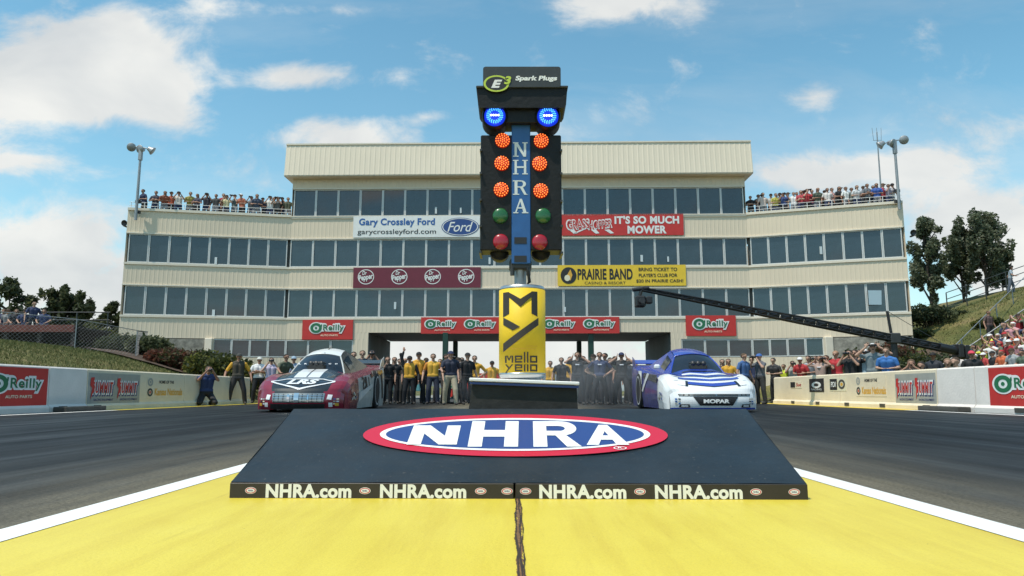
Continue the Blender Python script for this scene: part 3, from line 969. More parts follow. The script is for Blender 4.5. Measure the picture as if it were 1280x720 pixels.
def on_deck(u, v):
    """deck coordinates (x from its middle, distance up the slope) of a photo position"""
    o_, d_ = Vector((0, 0, CAMH)), at(u, v, 1.0) - Vector((0, 0, CAMH))
    m_ = (RZ1 - ZF) / (RY1 - RY0)
    t_ = (CAMH - ZF + m_ * RY0) / (m_ * d_.y - d_.z)
    p_ = o_ + d_ * t_
    return p_.x - (RW0 + RW1) / 2, (p_.y - RY0) * math.hypot(1, m_)
ramp_o = empty('wedge_ramp', ((RW0 + RW1) / 2, RY0, 0), 'dark sloping wedge cover carrying a big red, white and blue oval, on the yellow median', 'ramp cover', None, math.radians(-1.2))
cx_ = (RW0 + RW1) / 2
hw = (RW1 - RW0) / 2
b = MB()
nx_, ny_ = 40, 16
vs = []
for j in range(ny_ + 1):
    for i in range(nx_ + 1):
        x = -hw + 2 * hw * i / nx_; t = j / ny_
        sag = -.006 * math.sin(math.pi * t) * (1 + .5 * math.sin(x * 5)) + .0015 * math.sin(x * 21 + t * 9)
        vs.append((x, t * (RY1 - RY0), ZF + (RZ1 - ZF) * t + sag * 0.6))
b.add(vs, [(j * (nx_ + 1) + i, j * (nx_ + 1) + i + 1, (j + 1) * (nx_ + 1) + i + 1, (j + 1) * (nx_ + 1) + i) for j in range(ny_) for i in range(nx_)], VINYL, True)
D = RY1 - RY0
b.add([(-hw, 0, 0), (-hw, D, 0), (-hw, D, RZ1), (-hw, 0, ZF)], [(0, 1, 2, 3)], VINYL)
b.add([(hw, 0, 0), (hw, D, 0), (hw, D, RZ1), (hw, 0, ZF)], [(0, 1, 2, 3)], VINYL)
b.add([(-hw, D, 0), (hw, D, 0), (hw, D, RZ1), (-hw, D, RZ1)], [(0, 1, 2, 3)], VINYL)
sl = math.atan2(RZ1 - ZF, D); SL = math.hypot(RZ1 - ZF, D)
fr = (Vector((0, 0, ZF)), X3, Vector((0, math.cos(sl), math.sin(sl))))
def oval(l, r, t, b_):
    xl, xr = on_deck(l, (t + b_) / 2)[0], on_deck(r, (t + b_) / 2)[0]
    st_, sb_ = on_deck(641, t)[1], on_deck(641, b_)[1]
    return ((xl + xr) / 2, (st_ + sb_) / 2), ((xr - xl) / 2, (st_ - sb_) / 2)
oc, ro = oval(450, 832, 519, 571.5)
oc1, r1_ = oval(471.5, 810, 524, 565)
oc2, r2_ = oval(479, 802, 526.3, 562.8)
b.ring(oc, (0, 0), ro, fr, LRED, .004, 72)
b.ring(oc1, r2_, r1_, fr, WHITE, .006, 72)
b.ring(oc2, (0, 0), r2_, fr, LBLUE, .0065, 72)
LW = WHITE
def letter(quads, cx, cy, w, h):
    for k, q in enumerate(quads):
        b.poly([(cx + p[0] * w, cy + p[1] * h) for p in q], fr, LW, .0082 + k * .0003)
def plain(ch, cx, cy, w, h):
    if ch == 'N': letter([rect(-.5, -.5, -.22, .5), rect(.22, -.5, .5, .5), [(-.5, .5), (-.14, .5), (.5, -.5), (.14, -.5)]], cx, cy, w, h)
    if ch == 'H': letter([rect(-.5, -.5, -.22, .5), rect(.22, -.5, .5, .5), rect(-.3, -.13, .3, .13)], cx, cy, w, h)
    if ch == 'R':
        letter([rect(-.5, -.5, -.2, .5)], cx, cy, w, h)
        n = 14
        o_ = [(.10 + .38 * math.cos(math.radians(90 - 180 * k / n)), .21 + .29 * math.sin(math.radians(90 - 180 * k / n))) for k in range(n + 1)]
        i_ = [(.08 + .14 * math.cos(math.radians(90 - 180 * k / n)), .20 + .10 * math.sin(math.radians(90 - 180 * k / n))) for k in range(n + 1)]
        letter([o_ + i_[::-1], rect(-.25, .30, .11, .50), rect(-.25, -.08, .11, .10), [(-.02, -.06), (.22, -.06), (.54, -.5), (.22, -.5)]], cx, cy, w, h)
    if ch == 'A': letter([[(-.12, .5), (.12, .5), (-.24, -.5), (-.56, -.5)], [(-.12, .5), (.12, .5), (.56, -.5), (.24, -.5)], rect(-.30, -.26, .30, -.05)], cx, cy, w, h)
for ch, u0, u1, v0, v1 in (('N', 510, 571, 534, 558), ('H', 585, 645.5, 528.5, 560.5), ('R', 664, 720, 528.5, 560.5), ('A', 731, 777, 533, 558)):
    vm = (v0 + v1) / 2
    x0, x1 = on_deck(u0, vm)[0], on_deck(u1, vm)[0]
    s0, s1 = on_deck(641, v1)[1], on_deck(641, v0)[1]
    plain(ch, (x0 + x1) / 2, (s0 + s1) / 2, x1 - x0, s1 - s0)
rx_, ry_ = on_deck(773, 561.5)
b.ring((rx_, ry_), (.024, .012), (.029, .016), fr, WHITE, .007, 24)
b.text('R', (rx_, ry_), (.02, .014), fr, WHITE, .008, bold=.03)
b.build('deck', ramp_o)
b = MB()
for x0, x1 in ((-hw, -.0035 - cx_ + .01), (.0035 - cx_ + .01, hw)):
    b.box(((x0 + x1) / 2, -.004, ZF / 2), (x1 - x0, .012, ZF - .004), VINYLF, .002)
ff = (Vector((0, -.0105, 0)), X3, Z3)
kz = (at(645, 605.5, RY0).z - at(645, 624, RY0).z)
for u in (385, 529, 728, 871.5):
    x0, x1 = at(u - 54, 616, RY0).x - cx_, at(u + 54, 616, RY0).x - cx_
    b.text('NHRA.com', ((x0 + x1) / 2, ZF * .50), (x1 - x0, kz * .95), ff, WHITE, .0006, bold=.042, sp=1.05)
for u in (312, 456, 601, 634, 657, 799, 942, 989):
    x = at(u, 616, RY0).x - cx_
    for (a_, c_, m_, e_) in ((.0225, .013, WHITE, .0006), (.0205, .011, LRED, .001), (.0165, .008, WHITE, .0014)):
        b.ring((x, ZF * .52), (0, 0), (a_, c_), ff, m_, e_, 24)
    b.text('NHRA', (x, ZF * .52), (.021, .0075), ff, LBLUE, .0018, bold=.02)
b.build('front_panel', ramp_o)

# ------------------------------------------------------------------ starting light tree
TY = 3.92
def T(u, v, dy=0.0): return at(u, v, TY + dy)
tree_o = empty('starting_light_tree', (T(650, 470).x, TY, 0), 'tall starting light tree with blue and amber lamps lit above a yellow can', 'starting lights')
tinv = -Vector(tree_o.location)
class TB(MB):
    def build(s, name, parent=None, loc=None, rz=0.0):
        s.v = [tuple(Vector(v) + tinv) for v in s.v]
        return MB.build(s, name, parent or tree_o, loc, rz)
TBLUE = mat('tree_blue_post', (.02, .10, .30), .42, var=.12, vscale=12)
TBLACK = mat('tree_black_housing', (.008, .009, .010), .5, var=.4, vscale=14, spec=.3, bump=.15, bscale=40)
TGREY = mat('tree_charcoal_header', (.032, .038, .042), .5, var=.15, vscale=12)
SILV = mat('pale_letters', (.62, .68, .70), .5)
CANY = mat('can_yellow', (.80, .54, .03), .55, var=.06, vscale=8, spec=.3)
CANB = mat('can_brown_black', (.045, .036, .03), .5)
LIME = mat('lime_print', (.50, .62, .07), .5)
DARKV = mat('black_side_cloth', (.02, .02, .018), .75, var=.35, vscale=7, bump=.3, bscale=22)
# base box with pale top
a0, a1 = T(577, 512), T(723, 512); t0, t1 = T(589, 478), T(721, 483)
zt = t0.z
b = TB()
dd = .42
f0, f1, g0, g1 = Vector((a0.x, TY - .1, 0)), Vector((a1.x, TY - .1, 0)), Vector((t0.x + .012, TY - .09, zt)), Vector((t1.x - .008, TY - .09, t1.z))
bk = Vector((0, dd, 0))
b.add([f0, f1, g1, g0, f0 + bk, f1 + bk, g1 + bk, g0 + bk], [(0, 1, 2, 3), (4, 5, 6, 7), (0, 3, 7, 4), (1, 2, 6, 5), (3, 2, 6, 7), (0, 1, 5, 4)], DARKV)
b.build('base_box')
b = TB()
M = Matrix.Translation(((t0.x + t1.x) / 2, TY + .1, (t0.z + t1.z) / 2 + .010)) @ Matrix.Rotation(math.atan2(t1.z - t0.z, t1.x - t0.x), 4, 'Y').inverted()
M = Matrix.Translation(((t0.x + t1.x) / 2, TY + .1, (t0.z + t1.z) / 2 + .010)) @ Matrix.Rotation(-math.atan2(t1.z - t0.z, t1.x - t0.x), 4, 'Y')
b.box((0, 0, .004), (t1.x - t0.x + .008, .44, .018), WHITE, .004, M=M)
b.box((0, 0, -.014), (t1.x - t0.x + .002, .42, .012), LBLUE, 0, M=M)
b.build('base_top')
# can
cz0, cz1 = T(653, 473).z, T(653, 357).z
cr = (T(682.5, 420).x - T(623.5, 420).x) / 2
cxx = T(653, 420).x
CM = Matrix.Translation((cxx, TY + .06, cz0))
hc = cz1 - cz0
b = TB()
b.lathe([(cr * .90, 0), (cr * .93, .006), (cr * .985, .018), (cr, .030)], STEEL, 40, CM)
b.lathe([(cr, .030), (cr, hc - .022)], CANY, 56, CM)
b.lathe([(cr, hc - .022), (cr * .985, hc - .012), (cr * .95, hc - .002), (cr * .93, hc), (cr * .90, hc - .004), (cr * .86, hc - .016), (0.001, hc - .018)], STEEL, 40, CM)
def canmap(u, v, e=.0012):
    """photo position on the can front to a point of its curved side"""
    x = (u - 653) / 29.5
    x = max(-.985, min(.985, x))
    th = math.asin(x)
    z = cz0 + (471.5 - v) / (471.5 - 357) * hc
    return Vector((cxx + (cr + e) * math.sin(th), TY + .06 - (cr + e) * math.cos(th), z))
# big letter M then Y, each stroke laid on the curved side
strokes = [[(629, 366.5), (636.5, 366.5), (636.5, 393.5), (629, 397)], [(664, 366), (671.5, 366), (671.5, 397), (664, 393.5)],
           [(629, 366.5), (635.5, 366.5), (650.5, 375.5), (650.5, 385.5)], [(671.5, 366), (665, 366), (650.5, 375.5), (650.5, 385.5)],
           [(629.5, 397.5), (629.5, 406.5), (641, 414), (650, 409.8)], [(672.5, 398), (672.5, 407), (629.5, 440), (629.5, 429.5)]]
for k, q in enumerate(strokes):
    b.qgrid(q, 8, 8, CANB, lambda x, y, k=k: canmap(x, y, .0012 + .0003 * k))
# two-line word mark in thin square letters
def cstroke(x0, y0, x1, y1): b.qgrid([(x0, y0), (x1, y0), (x1, y1), (x0, y1)], 2, 1, CANB, lambda x, y: canmap(x, y, .0011))
def word(chars, y0, y1):
    w = 1.9
    for c, x0, x1 in chars:
        ym = (y0 + y1) / 2
        if c == 'm':
            cstroke(x0, y0, x0 + w, y1); cstroke(x1 - w, y0, x1, y1)
            b.qgrid([(x0 + w, y0), (x0 + w + 1.5, y0), ((x0 + x1) / 2 + .6, ym + 1.5), ((x0 + x1) / 2 - .6, ym + 1.5)], 1, 2, CANB, canmap)
            b.qgrid([(x1 - w - 1.5, y0), (x1 - w, y0), ((x0 + x1) / 2 + .6, ym + 1.5), ((x0 + x1) / 2 - .6, ym + 1.5)], 1, 2, CANB, lambda x, y: canmap(x, y, .0016))
        if c == 'e':
            cstroke(x0, y0, x1, y0 + w); cstroke(x0, ym - .6, x1, ym + .6); cstroke(x0, y1 - w, x1, y1)
            cstroke(x0, y0 + w, x0 + w, ym - .6); cstroke(x0, ym + .6, x0 + w, y1 - w); cstroke(x1 - w, y0 + w, x1, ym - .6)
        if c == 'l': cstroke(x0, y0 - (4.5 if y0 < 450 else 0), x1, y1)
        if c == 'o':
            cstroke(x0, y0, x1, y0 + w); cstroke(x0, y1 - w, x1, y1); cstroke(x0, y0 + w, x0 + w, y1 - w); cstroke(x1 - w, y0 + w, x1, y1 - w)
        if c == 'y':
            b.qgrid([(x0, y0), (x0 + 1.8, y0), ((x0 + x1) / 2 + .9, ym), ((x0 + x1) / 2 - .9, ym + .6)], 1, 2, CANB, canmap)
            b.qgrid([(x1 - 1.8, y0), (x1, y0), (x0 + 2, y1 + 1.5), (x0 + .2, y1 + 1.5)], 1, 3, CANB, lambda x, y: canmap(x, y, .0016))
word([('m', 631.5, 641.5), ('e', 643.5, 652.5), ('l', 654.5, 656.4), ('l', 658.2, 660.1), ('o', 662, 671)], 444.5, 453)
word([('y', 631.5, 641.5), ('e', 643.5, 652.5), ('l', 654.5, 656.4), ('l', 658.2, 660.1), ('o', 662, 671)], 455, 463.5)
b.text('CITRUS', (664, 433), (13, -1.4), None, ORANGEP, fn=lambda x, y: canmap(x, y, .001))
b.text('FLAVORED SODA', (655, 436), (30, -1.6), None, ORANGEP, fn=lambda x, y: canmap(x, y, .001))
b.build('can_cover')
# neck
b = TB()
nz0, nz1 = cz1 - .02, T(650, 328).z
px_ = T(650.5, 340).x
b.tube([(px_, TY + .06, nz0), (px_, TY + .06, nz1 + .03)], .034, GALV, 14)
b.box((px_, TY + .06, nz1 - .01), (.125, .10, .05), DKGREY, .008)
for x in (-.045, .045): b.tube([(px_ + x, TY + .02, nz1 - .07), (px_ + x, TY + .02, nz1 + .02)], .012, DKGREY, 8)
b.tube([(px_ + .012, TY + .02, nz0), (px_ + .05, TY + .0, nz0 + .04), (px_ + .04, TY + .0, nz0 + .12)], .009, BLACK, 8)
b.build('neck')
# post
p0, p1 = T(651.5, 330), T(651.5, 150)
hwp = (T(663.3, 240).x - T(639.7, 240).x) / 2
b = TB()
b.box((p0.x, TY + .03, (p0.z + p1.z) / 2), (2 * hwp, .075, p1.z - p0.z), TBLUE, .004)
for v0, v1 in ((297, 305), (320, 328)):
    q0, q1 = T(651, v1), T(651, v0); b.box((q0.x - .002, TY - .008, (q0.z + q1.z) / 2), (.068, .004, q1.z - q0.z), BLACK)
pf = (Vector((T(650.5, 240).x, TY - .0082, 0)), X3, Z3)
def serif(ch, cz, w, h):
    def st(q, k): b.poly([(p[0] * w, cz + p[1] * h) for p in q], pf, SILV, .0005 + .0003 * k)
    k = 0
    S = .07
    if ch in 'NH':
        for x0, x1 in ((-.40, -.24), (.24, .40)):
            st(rect(x0, -.5 + S, x1, .5 - S), 0)
            st(rect(x0 - .11, .5 - S, x1 + .11, .5), 1); 
            if not (ch == 'N' and x0 > 0): st(rect(x0 - .11, -.5, x1 + .11, -.5 + S), 1)
        if ch == 'H': st(rect(-.26, -.06, .26, .06), 2)
        else: st([(-.42, .5), (-.20, .5), (.40, -.5), (.22, -.5)], 2)
    if ch == 'R':
        st(rect(-.40, -.5 + S, -.20, .5 - S), 0); st(rect(-.52, .5 - S, -.1, .5), 1); st(rect(-.52, -.5, -.08, -.5 + S), 1)
        n = 10
        o_ = [(.05 + .33 * math.cos(math.radians(90 - 180 * j / n)), .25 + .25 * math.sin(math.radians(90 - 180 * j / n))) for j in range(n + 1)]
        i_ = [(.03 + .15 * math.cos(math.radians(90 - 180 * j / n)), .25 + .17 * math.sin(math.radians(90 - 180 * j / n))) for j in range(n + 1)]
        st(o_ + i_[::-1], 2); st(rect(-.22, .42, .06, .5), 3); st(rect(-.22, 0, .06, .08), 3)
        st([(-.05, .03), (.16, .03), (.42, -.46), (.54, -.5), (.26, -.5)], 4)
    if ch == 'A':
        st([(-.04, .5), (.06, .5), (-.27, -.45), (-.37, -.45)], 0); st([(-.06, .5), (.10, .5), (.42, -.45), (.20, -.45)], 1)
        st(rect(-.5, -.5, -.14, -.5 + S), 2); st(rect(.1, -.5, .54, -.5 + S), 2); st(rect(-.22, -.18, .24, -.09), 3)
for ch, v in (('N', 187.5), ('H', 209.5), ('R', 235), ('A', 258)):
    serif(ch, T(650, v).z, .082, T(650, v - 9).z - T(650, v + 9).z)
b.build('post')
# lamp housings with hooded sides
LAMPS = {-1: [(628.2, 175.5), (627.3, 204), (626.5, 237), (625.5, 269.5), (626, 302)], 1: [(676.5, 176), (674.5, 204.5), (676, 238.5), (679, 269.5), (674.8, 302.5)]}
COLS = ['amber', 'amber', 'amber', 'green', 'red']
AML = mat('amber_lens', (.16, .02, .01), .3, emit=.26, ecol=(1, .025, .008))
AMD = mat('amber_led', (.9, .25, .05), .3, emit=1.7, ecol=(1, .20, .03))
GRL = mat('green_lens', (.015, .11, .03), .25, coat=.5)
RDL = mat('red_lens', (.34, .010, .022), .25, coat=.5)
BLL = mat('blue_lens', (.005, .01, .25), .25, emit=.8, ecol=(.01, .05, .9))
BLD = mat('blue_led', (.1, .3, .9), .3, emit=1.6, ecol=(.06, .42, 1))
BLW = mat('white_led', (.9, .95, 1), .3, emit=2.0, ecol=(.85, .93, 1))
for sg in (-1, 1):
    xo = T(600.5 if sg < 0 else 702, 240).x; xi = T(640.5 if sg < 0 else 662.5, 240).x
    zt_, zb_ = T(650, 169).z, T(650, 313).z
    b = TB()
    b.box(((xo + xi) / 2, TY + .07, (zt_ + zb_) / 2), (abs(xo - xi), .15, zt_ - zb_), TBLACK, .006)
    # hoods of the drivers' side lamps, seen in profile along the outer edge
    for (u, v) in LAMPS[sg]:
        z = T(650, v).z
        c = Vector(((xo * .62 + xi * .38), TY + .15, z - .004))
        pts, fs, n = [], [], 14
        for (r, dy) in ((.062, 0), (.066, .15)):
            for k in range(n + 1):
                t = math.radians(-25 + 230 * k / n)
                pts.append((c.x + r * math.cos(t), c.y + dy, c.z + r * math.sin(t)))
        b.add(pts, [(k, k + 1, n + 2 + k, n + 1 + k) for k in range(n)], TBLACK, True)
        b.box((xo - sg * .002, TY + .06, z - .064), (.012, .17, .012), DKGREY)
    o = b.build('lamp_housing')
    for (u, v), cname in zip(LAMPS[sg], COLS):
        c = T(u, v, -.012)
        r = .0435 if cname in ('green', 'red') else .0425
        l = TB()
        m = {'amber': AML, 'green': GRL, 'red': RDL}[cname]
        LM = Matrix.Translation(c) @ Matrix.Rotation(math.pi / 2, 4, 'X')
        l.lathe([(r, -.02), (r, .0), (r * .8, .007), (r * .4, .011), (.0005, .012)], m, 32, LM)
        if cname == 'amber':
            rings = [(0, 1), (.0125, 6), (.025, 11), (.0372, 16)]
            for (rr_, k_) in rings:
                for k in range(k_):
                    t = 2 * math.pi * (k + .37 * rr_ * 100) / k_
                    x, z = c.x + rr_ * math.cos(t), c.z + rr_ * math.sin(t)
                    d_ = math.sqrt(max(0, 1 - (rr_ / r) ** 2)) * .012
                    l.lathe([(.0038, -.002), (.0036, .002), (.0005, .0036)], AMD, 7, Matrix.Translation((x, c.y - d_ - .001, z)) @ Matrix.Rotation(math.pi / 2, 4, 'X'))
        l.build(cname + '_lamp', None)
    # short visor plates under the red lamps
    q = T(LAMPS[sg][4][0] + sg * 2, 317)
    b = TB(); b.lathe([(.052, -.01), (.056, .07), (.001, .072)], TBLACK, 20, Matrix.Translation((q.x - sg * .0, TY + .06, q.z + .028)) @ Matrix.Rotation(-math.pi / 2, 4, 'X')); b.build('visor')
# header: flanged box over two hooded blue lamps
b = TB()
h0, h1 = T(604.5, 117), T(699.5, 92)
hx = (h0.x + h1.x) / 2; ww = h1.x - h0.x
b.prism(rrect(-ww / 2, 0, ww / 2, h1.z - h0.z, .014), (Vector((hx, TY - .09, h0.z)), X3, Z3), .22, TGREY)
q0, q1 = T(596.5, 141), T(708, 116)
qc = (q0.x + q1.x) / 2; qw = (q1.x - q0.x) / 2; zh = q1.z - q0.z
b.prism([(-qw, zh), (qw, zh), (qw - .008, .02), (qw - .02, 0), (-qw + .02, 0), (-qw + .008, .02)], (Vector((qc, TY - .075, q0.z)), X3, Z3), .22, TBLACK)
b.box((qc, TY + .03, q1.z), (2 * qw + .006, .235, .012), TGREY, .003)
w0 = T(603, 156).z
zb = T(650, 141).z
b.box((qc - .004, TY + .03, (w0 + zb) / 2 - .0), (.40, .15, zb - w0 + .01), TBLACK, .004)
hf = (Vector((hx, TY - .0905, h0.z)), X3, Z3)
hh = h1.z - h0.z
def hp(u, v): p = at(u, v, TY - .09); return (p.x - hx, p.z - h0.z)
c = hp(620.5, 104.5)
b.ring(c, (.060, .040), (.072, .049), hf, LIME, .001, 36); b.ring(c, (0, 0), (.060, .040), hf, BLACKP, .001, 36)
b.text('E', (c[0] + .002, c[1] - .002), (.062, .048), hf, WHITE, .002, bold=.05, shear=.3)
c3 = hp(634.5, 100.5); b.text('3', c3, (.046, .054), hf, BLACKP, .0025, bold=.09, shear=.2); b.text('3', c3, (.040, .048), hf, LIME, .003, bold=.04, shear=.2)
c4 = hp(670.3, 98.6); b.text('Spark Plugs', c4, (.235, .036), hf, WHITE, .001, bold=.045, shear=.15)
b.build('header_box')
for u, v in ((618.5, 145), (684.8, 145.5)):
    c = T(u, v, -.05)
    b = TB()
    RM = Matrix.Translation((c.x, TY - .065, c.z)) @ Matrix.Rotation(-math.pi / 2, 4, 'X')
    b.lathe([(.066, 0), (.073, .01), (.075, .14), (.002, .141)], TBLACK, 28, RM, caps=False)
    hs = b.build('lamp_hood')
    l = TB()
    LM = Matrix.Translation(c) @ Matrix.Rotation(math.pi / 2, 4, 'X')
    r = .060
    l.lathe([(r, -.02), (r, 0), (r * .8, .008), (r * .4, .012), (.0005, .013)], BLL, 32, LM)
    for rr_, k_, m_ in ((.037, 18, BLD), (.031, 15, BLD), (.044, 22, BLD)):
        for k in range(k_):
            t = 2 * math.pi * k / k_
            l.lathe([(.0038, -.002), (.0036, .002), (.0005, .003)], m_, 7, Matrix.Translation((c.x + rr_ * math.cos(t), c.y - .011, c.z + rr_ * math.sin(t))) @ Matrix.Rotation(math.pi / 2, 4, 'X'))
    for k in range(4):
        l.lathe([(.0062, -.002), (.006, .002), (.0005, .004)], BLW, 8, Matrix.Translation((c.x - .0205 + .0137 * k, c.y - .013, c.z)) @ Matrix.Rotation(math.pi / 2, 4, 'X'))
    l.build('blue_lamp')

# ------------------------------------------------------------------ two drag cars
TYRE = mat('slick_tyre_rubber', (.02, .02, .021), .75, var=.2, vscale=12)
CHROME = mat('chrome', (.7, .7, .72), .12, metal=1.0)
GLASSD = mat('dark_windscreen', (.012, .016, .024), .05, spec=.8)
CARRED = mat('car_dark_red', (.22, .012, .03), .25, coat=.6, var=.06)
CARBLK = mat('car_black', (.012, .014, .017), .25, coat=.6)
CARWHT = mat('car_white', (.78, .79, .80), .28, coat=.5)
CARBLU = mat('car_blue', (.025, .06, .38), .25, coat=.6, var=.15)
CARGRY = mat('car_silver_grey', (.50, .51, .49), .35, coat=.3, var=.15)
CARPUR = mat('car_indigo', (.045, .05, .22), .28, coat=.6, var=.5, vscale=5)
LAMPG = mat('headlamp_glass', (.85, .85, .85), .15, spec=.9, emit=0)
GRILLE = mat('dark_grille', (.03, .03, .032), .45, metal=.4, var=.4, vscale=20)
SILG = mat('grille_silver', (.33, .34, .33), .28, metal=.8, var=.35, vscale=9)
W_ = [(0, .90), (.06, .945), (.2, .975), (.8, .985), (2.0, .985), (3.0, 1.0), (3.5, 1.03), (4.7, 1.03)]
ZS = [(0, .43), (.05, .49), (.14, .56), (.3, .64), (.6, .71), (1.0, .76), (1.5, .82), (2.5, .90), (3.5, 1.0), (4.7, 1.16)]
ZC = [(0, .445), (.05, .495), (.14, .55), (.3, .625), (.6, .735), (1.0, .86), (1.5, .96), (2.5, 1.0), (3.5, 1.05), (4.7, 1.18)]
ZB = .055
def top_z(x, s):
    w = lerp_tab(W_, s); t = min(1, abs(x) / w)
    k = 1 - min(1, max(0, (t - .25) / .5)); k = k * k * (3 - 2 * k)
    e = max(0, (t - .88) / .12)
    bump = .075 * math.exp(-((s - .85) / .42) ** 2) * math.exp(-((t - .80) / .17) ** 2)
    return lerp_tab(ZS, s) + (lerp_tab(ZC, s) - lerp_tab(ZS, s)) * k - .07 * e * e + bump
def car_y(x, s):
    w = lerp_tab(W_, s)
    t = abs(x) / w
    return s + (.20 * t * t + .12 * t ** 8) * max(0, 1 - s / 1.6)
def front_y(x, z):
    h = top_z(x, 0)
    f = min(1, max(0, (z - ZB) / (h - ZB)))
    z = min(z, h)
    return car_y(x, 0) - .06 * math.sin(math.pi * min(1, f)) - .02 * (1 - f)
def onfront(x, z, e=.006): return Vector((x, front_y(x, z) - e, z))
def onhood(x, s, e=.006): return Vector((x, car_y(x, s) - .002, top_z(x, s) + e))
SST = [0, .025, .05, .09, .14, .22, .3, .45, .6, .8, 1.0, 1.2, 1.4, 1.6, 1.9, 2.2, 2.5, 2.8, 3.1, 3.4, 3.7, 4.0, 4.3, 4.7]

def make_car(loc, label, st, rz):
    car = empty('drag_car', loc, label, 'race car', 'two funny cars staged at the line', rz)
    b = MB()
    NX = 28
    P_ = [[None] * (NX + 1) for _ in SST]
    for j, s in enumerate(SST):
        w = lerp_tab(W_, s)
        for i in range(NX + 1):
            x = w * (-1 + 2 * i / NX)
            P_[j][i] = (x, car_y(x, s), top_z(x, s))
    for j in range(len(SST) - 1):
        for i in range(NX):
            x = (P_[j][i][0] + P_[j][i + 1][0]) / 2; s = (SST[j] + SST[j + 1]) / 2
            b.add([P_[j][i], P_[j][i + 1], P_[j + 1][i + 1], P_[j + 1][i]], [(0, 1, 2, 3)], st['top'](x, s), True)
    # nose
    NZ = 10
    G = [[Vector((P_[0][i][0], front_y(P_[0][i][0], ZB + (P_[0][i][2] - ZB) * k / NZ), ZB + (P_[0][i][2] - ZB) * k / NZ)) for i in range(NX + 1)] for k in range(NZ)] + [[Vector(P_[0][i]) for i in range(NX + 1)]]
    for k in range(NZ):
        for i in range(NX):
            x = (G[k][i].x + G[k][i + 1].x) / 2; z = (G[k][i].z + G[k + 1][i].z) / 2
            b.add([G[k][i], G[k][i + 1], G[k + 1][i + 1], G[k + 1][i]], [(0, 1, 2, 3)], st['nose'](x, z), True)
    # flanks
    fr_z = [(0, 1), (.02, .88), (.035, .6), (.03, .3), (.0, 0)]
    for sg in (-1, 1):
        cols_ = []
        for j, s in enumerate(SST):
            q = P_[j][0 if sg < 0 else NX]
            cols_.append([Vector((q[0] + sg * dx * min(1, s / .3), q[1], ZB + (q[2] - ZB) * f)) for dx, f in fr_z])
        for j in range(len(SST) - 1):
            for k in range(len(fr_z) - 1):
                s = (SST[j] + SST[j + 1]) / 2; z = (cols_[j][k].z + cols_[j][k + 1].z) / 2
                # wheel arch opening at the rear
                if abs(s - 3.55) < .50 and z < .52: m = CARBLK
                else: m = st['flank'](s, z)
                b.add([cols_[j][k], cols_[j + 1][k], cols_[j + 1][k + 1], cols_[j][k + 1]], [(0, 1, 2, 3)], m, True)
    s = 4.7; w = lerp_tab(W_, s)
    b.add([(-w, 4.7, ZB), (w, 4.7, ZB), (w, 4.7, top_z(w, s)), (0, 4.7, top_z(0, s)), (-w, 4.7, top_z(-w, s))], [(0, 1, 2, 3, 4)], CARBLK)
    b.add([(-.8, .3, ZB), (.8, .3, ZB), (.95, 4.7, ZB), (-.95, 4.7, ZB)], [(0, 1, 2, 3)], CARBLK)
    st['decals'](b)
    b.build('body', car)
    # cabin
    rows = [(1.40, .62, None, .0), (2.02, .41, 1.29, .03), (2.80, .36, 1.47, .03), (4.25, .62, None, .0)]
    def row(r, e=0.0):
        s, hw_, z, arch = rows[r]
        out = []
        for i in range(13):
            t = -1 + 2 * i / 12
            x = hw_ * t
            y = s + (.16 * t * t if r == 0 else .05 * t * t if r == 1 else 0)
            zz = (top_z(x, y) - .01) if z is None else z + arch * (1 - t * t) - .03 * t * t
            out.append(Vector((x, y, zz + e)))
        return out
    R_ = [row(r) for r in range(4)]
    def skin(A, B_, m, nm, sub=3, e=0.0, bulge=.03, x0=0, x1=12):
        k = MB()
        vs = []
        for j in range(sub + 1):
            t = j / sub
            for i in range(x0, x1 + 1):
                p = A[i] * (1 - t) + B_[i] * t
                vs.append(p + Vector((0, 0, bulge * math.sin(math.pi * t) + e)))
        n = x1 - x0 + 1
        k.add(vs, [(j * n + i, j * n + i + 1, (j + 1) * n + i + 1, (j + 1) * n + i) for j in range(sub) for i in range(n - 1)], m, True)
        return k
    skin(R_[0], R_[1], GLASSD, 'windscreen', 4).build('windscreen', car)
    k = skin(R_[1], R_[2], st['roof'], 'roof')
    for sg in (-1, 1):
        if st.get('roofline'): k.add([R_[1][6] + Vector((sg * .02 + .02 * d, 0, .006)) for d in (-1, 1)] + [R_[2][6] + Vector((sg * .02 + .02 * d, 0, .04)) for d in (1, -1)], [(0, 1, 2, 3)], CARBLK) if sg > 0 else None
    k.tube([R_[1][i] + Vector((0, -.005, .006)) for i in range(13)], .014, st['roof'], 6)
    k.build('roof', car)
    skin(R_[2], R_[3], st['cabin'], 'rear_deck').build('rear_deck', car)
    for i, sg in ((0, -1), (12, 1)):
        k = MB()
        pts = [R_[0][i], R_[1][i], R_[2][i], R_[3][i]]
        base = [Vector((sg * .70, s_, top_z(.70, s_) - .02)) for s_ in (1.5, 2.1, 2.75, 4.25)]
        k.add(pts + base, [(0, 1, 5, 4), (1, 2, 6, 5), (2, 3, 7, 6)], st['cabin'])
        k.tube([pts[0], (pts[0] + pts[1]) / 2 + Vector((0, 0, .03)), pts[1]], .020, st['pillar'], 8)
        k.build('side_pillar', car)
        g = MB()
        e = Vector((sg * .012, 0, 0))
        g.add([pts[1] * .75 + base[1] * .25 + e, pts[2] * .8 + base[2] * .2 + e, pts[2] * .25 + base[2] * .75 + e, pts[1] * .2 + base[1] * .8 + e], [(0, 1, 2, 3)], GLASSD)
        g.build('side_window', car)
    # supercharger intake standing in front of the windscreen
    k = MB()
    k.box((0, 1.62, .99), (.42, .42, .16), CARBLK, .04); k.box((0, 1.58, 1.07), (.36, .30, .09), BLACK, .03)
